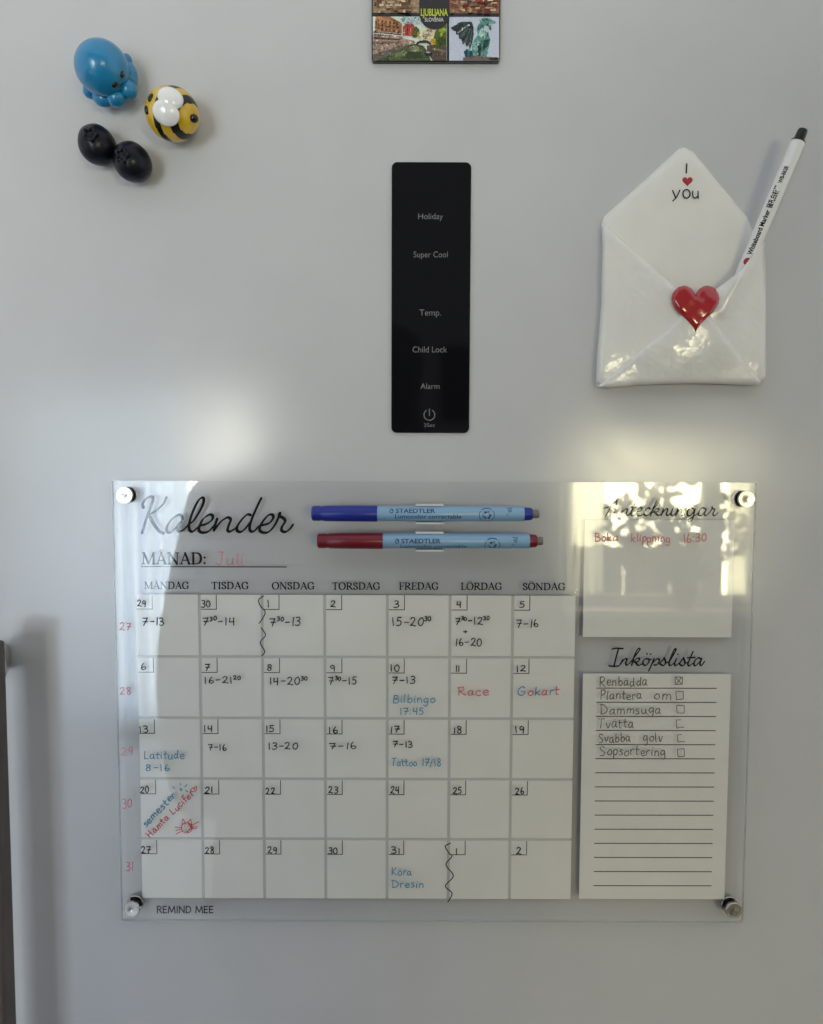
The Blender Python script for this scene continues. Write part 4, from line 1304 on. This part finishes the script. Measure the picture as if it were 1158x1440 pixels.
def mosaic(name, x0, x1, y0, y1, cols, n, base):
    rnd = random.Random(len(name))
    ps = [(base, rc(x0, y0, x1, y1))]
    for _ in range(n):
        x, y = rnd.uniform(x0, x1 - 30), rnd.uniform(y0, y1 - 12)
        w_, h_ = rnd.uniform(12, 60), rnd.uniform(6, 26)
        sk = rnd.uniform(-12, 12)
        x2, y2 = min(x1, x + w_), min(y1, y + h_)
        ps.append((rnd.choice(cols), [(x, y), (x2, max(y0, y + sk * .4)), (x2, y2), (max(x0, x + sk * .5), y2)]))
    return photo(name, ps, 120)
mosaic('steps_picture', 80, 440, -160, 97, [(150, 130, 104), (96, 70, 50), (60, 44, 36), (176, 156, 128), (120, 92, 66), (140, 120, 100)], 130, (130, 108, 84))
mosaic('roofs_picture', 676, 1060, -160, 100, [(120, 50, 38), (150, 128, 100), (86, 30, 26), (176, 160, 130), (70, 40, 34), (140, 70, 50), (96, 96, 80)], 170, (120, 84, 66))
mb = MB()
flat(mb, [(611.5 + 21.4 * math.cos(t), 19.5 + 21.4 * math.sin(t)) for t in np.linspace(0, 2 * PI, 40, endpoint=False)], HT + .0007)
bad = mb.build('badge', m_tin, tin, smooth=False)
mb = MB()
m_lime = mat('lime print', tone(158, 166, 40, .55), rough=.4)
m_pale = mat('pale print', tone(178, 176, 170, .55), rough=.4)
type_px(mb, 'LJUBLJANA', 592.3, 630, 21.8, 9.8, HT + .00075, bold=.012)
type_px(mb, 'SLOVENIA', 597.6, 624, 29.9, 5.4, HT + .00075, bold=0, mat=1)
mb.build('lettering', [m_lime, m_pale], bad, smooth=False)

# ------------------------------------------------------------------ what the glossy surfaces mirror: the window wall behind the photographer
m_wall = mat('pale painted wall', (.30, .295, .29), rough=.8)
m_frame = mat('white painted frame', (.72, .72, .72), rough=.4)
m_pane = clear('window glass', (.97, .98, .98))
mb = MB()
def wall(x0, x1, z0, z1): mesh_box(mb, x0, x1, WALL_Y - .15, WALL_Y, z0, z1)
FL, CE = -1.62, 2.4
wall(-4, LW[0], FL, CE); wall(LW[0], LW[1], LW[3], CE); wall(LW[0], LW[1], FL, LW[2])
wall(LW[1], RW[0], FL, CE); wall(RW[0], RW[1], RW[3], CE); wall(RW[0], RW[1], FL, RW[2]); wall(RW[1], 4, FL, CE)
tag(mb.build('wall', m_wall, smooth=False), kind='structure')
mb = MB()
mesh_box(mb, -4, 4, WALL_Y, .6, FL - .05, FL)
tag(mb.build('floor', mat('wooden floor', (.09, .075, .06), rough=.4, noise=(3, .08)), smooth=False), kind='structure')
def window(W, label, mull, trans):
    x0, x1, z0, z1 = W
    r = thing('window', ((x0 + x1) / 2, WALL_Y, z0), label, 'window')
    mb = MB()
    y0, y1, w = WALL_Y - .10, WALL_Y - .04, .06
    mesh_box(mb, x0, x0 + w, y0, y1, z0, z1); mesh_box(mb, x1 - w, x1, y0, y1, z0, z1)
    mesh_box(mb, x0 + w, x1 - w, y0, y1, z0, z0 + w); mesh_box(mb, x0 + w, x1 - w, y0, y1, z1 - w, z1)
    for m_ in mull: mesh_box(mb, m_ - .05, m_ + .05, y0 + .002, y1 - .002, z0 + w, z1 - w)
    for m_ in trans: mesh_box(mb, x0 + w, x1 - w, y0 + .004, y1 - .004, m_ - .04, m_ + .04)
    mb.build('frame', m_frame, r, smooth=False)
    mb = MB()
    mesh_box(mb, x0 + w, x1 - w, WALL_Y - .073, WALL_Y - .067, z0 + w, z1 - w)
    mb.build('pane', m_pane, r, smooth=False)
    mb = MB()
    mesh_box(mb, x0 - .04, x1 + .04, WALL_Y - .036, WALL_Y + .14, z0 - .035, z0 - .002)
    mb.build('sill', m_frame, r, smooth=False)
    return r
window(LW, 'tall window with a white curtain, mirrored in the left side of the calendar board', (), ())
window(RW, 'window with a view of trees, mirrored in the right side of the calendar board', (1.79,), ())
def curtain(name, label, x0, x1, z0, z1, y, m, folds, amp):
    mb = MB()
    n = folds * 10
    top = [(x0 + (x1 - x0) * i / n, y + amp * math.sin(2 * PI * folds * i / n) + amp * .4 * math.sin(5.1 * i / 10), z1) for i in range(n + 1)]
    bot = [(p[0], y + (p[1] - y) * 1.15, z0) for p in top]
    mb.add(top + bot, [(i, i + 1, i + n + 2, i + n + 1) for i in range(n)])
    return tag(mb.build(name, m, angle=180), label, 'curtain', 'curtains at the mirrored windows')
m_curt = sheer('white voile', (.68, .80, 1.0), .06)
curtain('curtain', 'white curtain over the tall window mirrored at the left of the calendar', -2.45, -1.29, -1.55, .62, WALL_Y + .08, m_curt, 15, .03)
# shrubs outside the right window
m_curt2 = sheer('pale voile', (.93, .93, .90), .30)
curtain('curtain', 'sheer curtain at the left of the mirrored window with trees', .86, 1.12, -.74, .32, WALL_Y + .07, m_curt2, 4, .02)
curtain('curtain', 'white curtain at the right of the mirrored window with trees', 1.84, 2.2, -.80, .32, WALL_Y + .07, m_curt2, 5, .025)
m_leafy = mat('sunlit leaves', (.16, .15, .035), rough=.6)
def shrub(label, cx, cz, rx, rz, n, y):
    r = thing('shrub', (cx, y, FL), label, 'shrub', 'shrubs outside the mirrored window')
    mb = MB()
    for _ in range(n):
        a_ = random.uniform(0, 2 * PI); q_ = math.sqrt(random.random())
        x, z = cx + rx * q_ * math.cos(a_), cz + rz * q_ * math.sin(a_)
        s_ = random.uniform(.022, .055)
        yy = y + random.uniform(-.1, .1)
        t = random.uniform(0, 2 * PI)
        u = Vector((math.cos(t), random.uniform(-.4, .4), math.sin(t))) * s_
        v = Vector((-math.sin(t), random.uniform(-.4, .4), math.cos(t))) * s_ * .6
        c_ = Vector((x, yy, z))
        mb.add([c_ - u, c_ + v, c_ + u, c_ - v], [(0, 1, 2, 3)])
    mb.build('foliage', m_leafy, r, smooth=False)
    mb = MB()
    lathe(mb, Vector((cx, y, FL)), Vector((cx, y, cz)), [(0, .03), (cz - FL, .012)], 10)
    mb.build('stem', m_handle, r)
shrub('leafy shrub outside the mirrored window, the bushy one at the middle', 1.50, -.42, .30, .26, 190, WALL_Y - .42)
shrub('leafy shrub outside the mirrored window, the tall thin one', 1.66, .0, .18, .30, 60, WALL_Y - .50)
shrub('leafy shrub outside the mirrored window, the low one at the right', 2.0, -.40, .24, .22, 110, WALL_Y - .42)
mb = MB()
mesh_box(mb, .7, 1.95, WALL_Y - .60, WALL_Y - .58, -.66, -.61)
for k in range(12):
    mesh_box(mb, .70 + k * .105, .70 + k * .105 + .099 + .003 * (k % 3 - 1), WALL_Y - .62, WALL_Y - .601, FL, -.55 + .02 * (k % 2))
tag(mb.build('garden_fence', mat('grey green boards', (.30, .30, .24), rough=.8), smooth=False), 'grey board fence standing low outside the mirrored window', 'fence')
mb = MB()
mesh_box(mb, .175, .335, WALL_Y + .001, WALL_Y + .05, .26, .68)
tag(mb.build('wall_cabinet', mat('black cabinet', (.015, .014, .014), rough=.5), smooth=False, bevel=.004), 'black cabinet on the far wall, faintly mirrored in the touch panel', 'cabinet')
# pot on the sill
mb = MB()
mesh_box(mb, -2.7, -.75, -3.85, -1.5, FL + .001, FL + .014)  # pale slab added to keep the mirrored lower left bright
tag(mb.build('floor_reflector', mat('pale reflector', (.62, .64, .68), rough=.9, noise=(40, .08)), smooth=False), 'pale sheet added on the floor for the bright reflection low at the left', 'floor_reflector')
pt = thing('potted_plant', (1.60, WALL_Y + .05, RW[2] - .002), 'small plant in a dark pot on the mirrored window sill', 'potted plant')
mb = MB()
lathe(mb, Vector((1.60, WALL_Y + .05, RW[2] - .001)), Vector((1.60, WALL_Y + .05, RW[2] + .2)), [(0, .055), (.12, .075), (.125, .08), (.14, .08)], 24)
mb.build('pot', mat('dark pot', (.10, .08, .07), rough=.5), pt)
mb = MB()
for _ in range(60):
    a_, e_ = random.uniform(0, 2 * PI), random.uniform(.3, 1.3)
    L_ = random.uniform(.12, .30)
    d_ = Vector((math.cos(a_) * math.cos(e_), math.sin(a_) * math.cos(e_) * .4, math.sin(e_)))
    b_ = Vector((1.60, WALL_Y + .05, RW[2] + .13))
    s_ = d_.cross(Vector((0, 1, 0))).normalized() * .016
    mb.add([b_, b_ + d_ * L_ * .6 + s_, b_ + d_ * L_, b_ + d_ * L_ * .6 - s_], [(0, 1, 2, 3)])
mb.build('leaves', mat('dark leaves', (.05, .07, .03), rough=.5), pt, smooth=False)

# the photographer, seen only as the darker shape in the mirrored light
pr_ = bpy.data.meshes.new('person')
J = [(-.06, -1.02, -.66), (-.06, -1.00, -.36), (-.06, -1.0, -.12), (-.06, -.99, .05), (-.06, -.97, .17), (-.06, -.98, .27),
     (-.33, -1.0, -.13), (-.38, -.98, -.42), (-.31, -.90, -.66), (.15, -1.0, -.10), (.24, -.98, -.37), (.20, -.80, -.54),
     (-.23, -1.0, -.74), (-.24, -1.0, -1.12), (-.20, -1.04, -1.54), (.05, -1.0, -.74), (.07, -1.0, -1.12), (.07, -1.04, -1.54), (-.19, -.92, -1.585), (.07, -.92, -1.585)]
E_ = [(0, 1), (1, 2), (2, 3), (3, 4), (4, 5), (2, 6), (6, 7), (7, 8), (2, 9), (9, 10), (10, 11), (0, 12), (12, 13), (13, 14), (14, 18), (0, 15), (15, 16), (16, 17), (17, 19)]
RR_ = [.29, .30, .20, .07, .09, .10, .145, .125, .13, .10, .085, .045, .20, .16, .07, .13, .085, .055, .035, .035]
pr_.from_pydata(J, E_, [])
po = bpy.data.objects.new('person', pr_)
link(po)
md = po.modifiers.new('skin', 'SKIN')
for i, v in enumerate(pr_.skin_vertices[0].data):
    v.radius = (RR_[i], RR_[i] * (.7 if i < 3 else 1))
    v.use_root = (i == 0)
sb = po.modifiers.new('subsurf', 'SUBSURF'); sb.levels = sb.render_levels = 2
pr_.materials.append(mat('dark grey clothes', (.08, .08, .085), rough=.8))
tag(po, 'person in dark clothes standing before the fridge, dimly mirrored in the calendar', 'person')
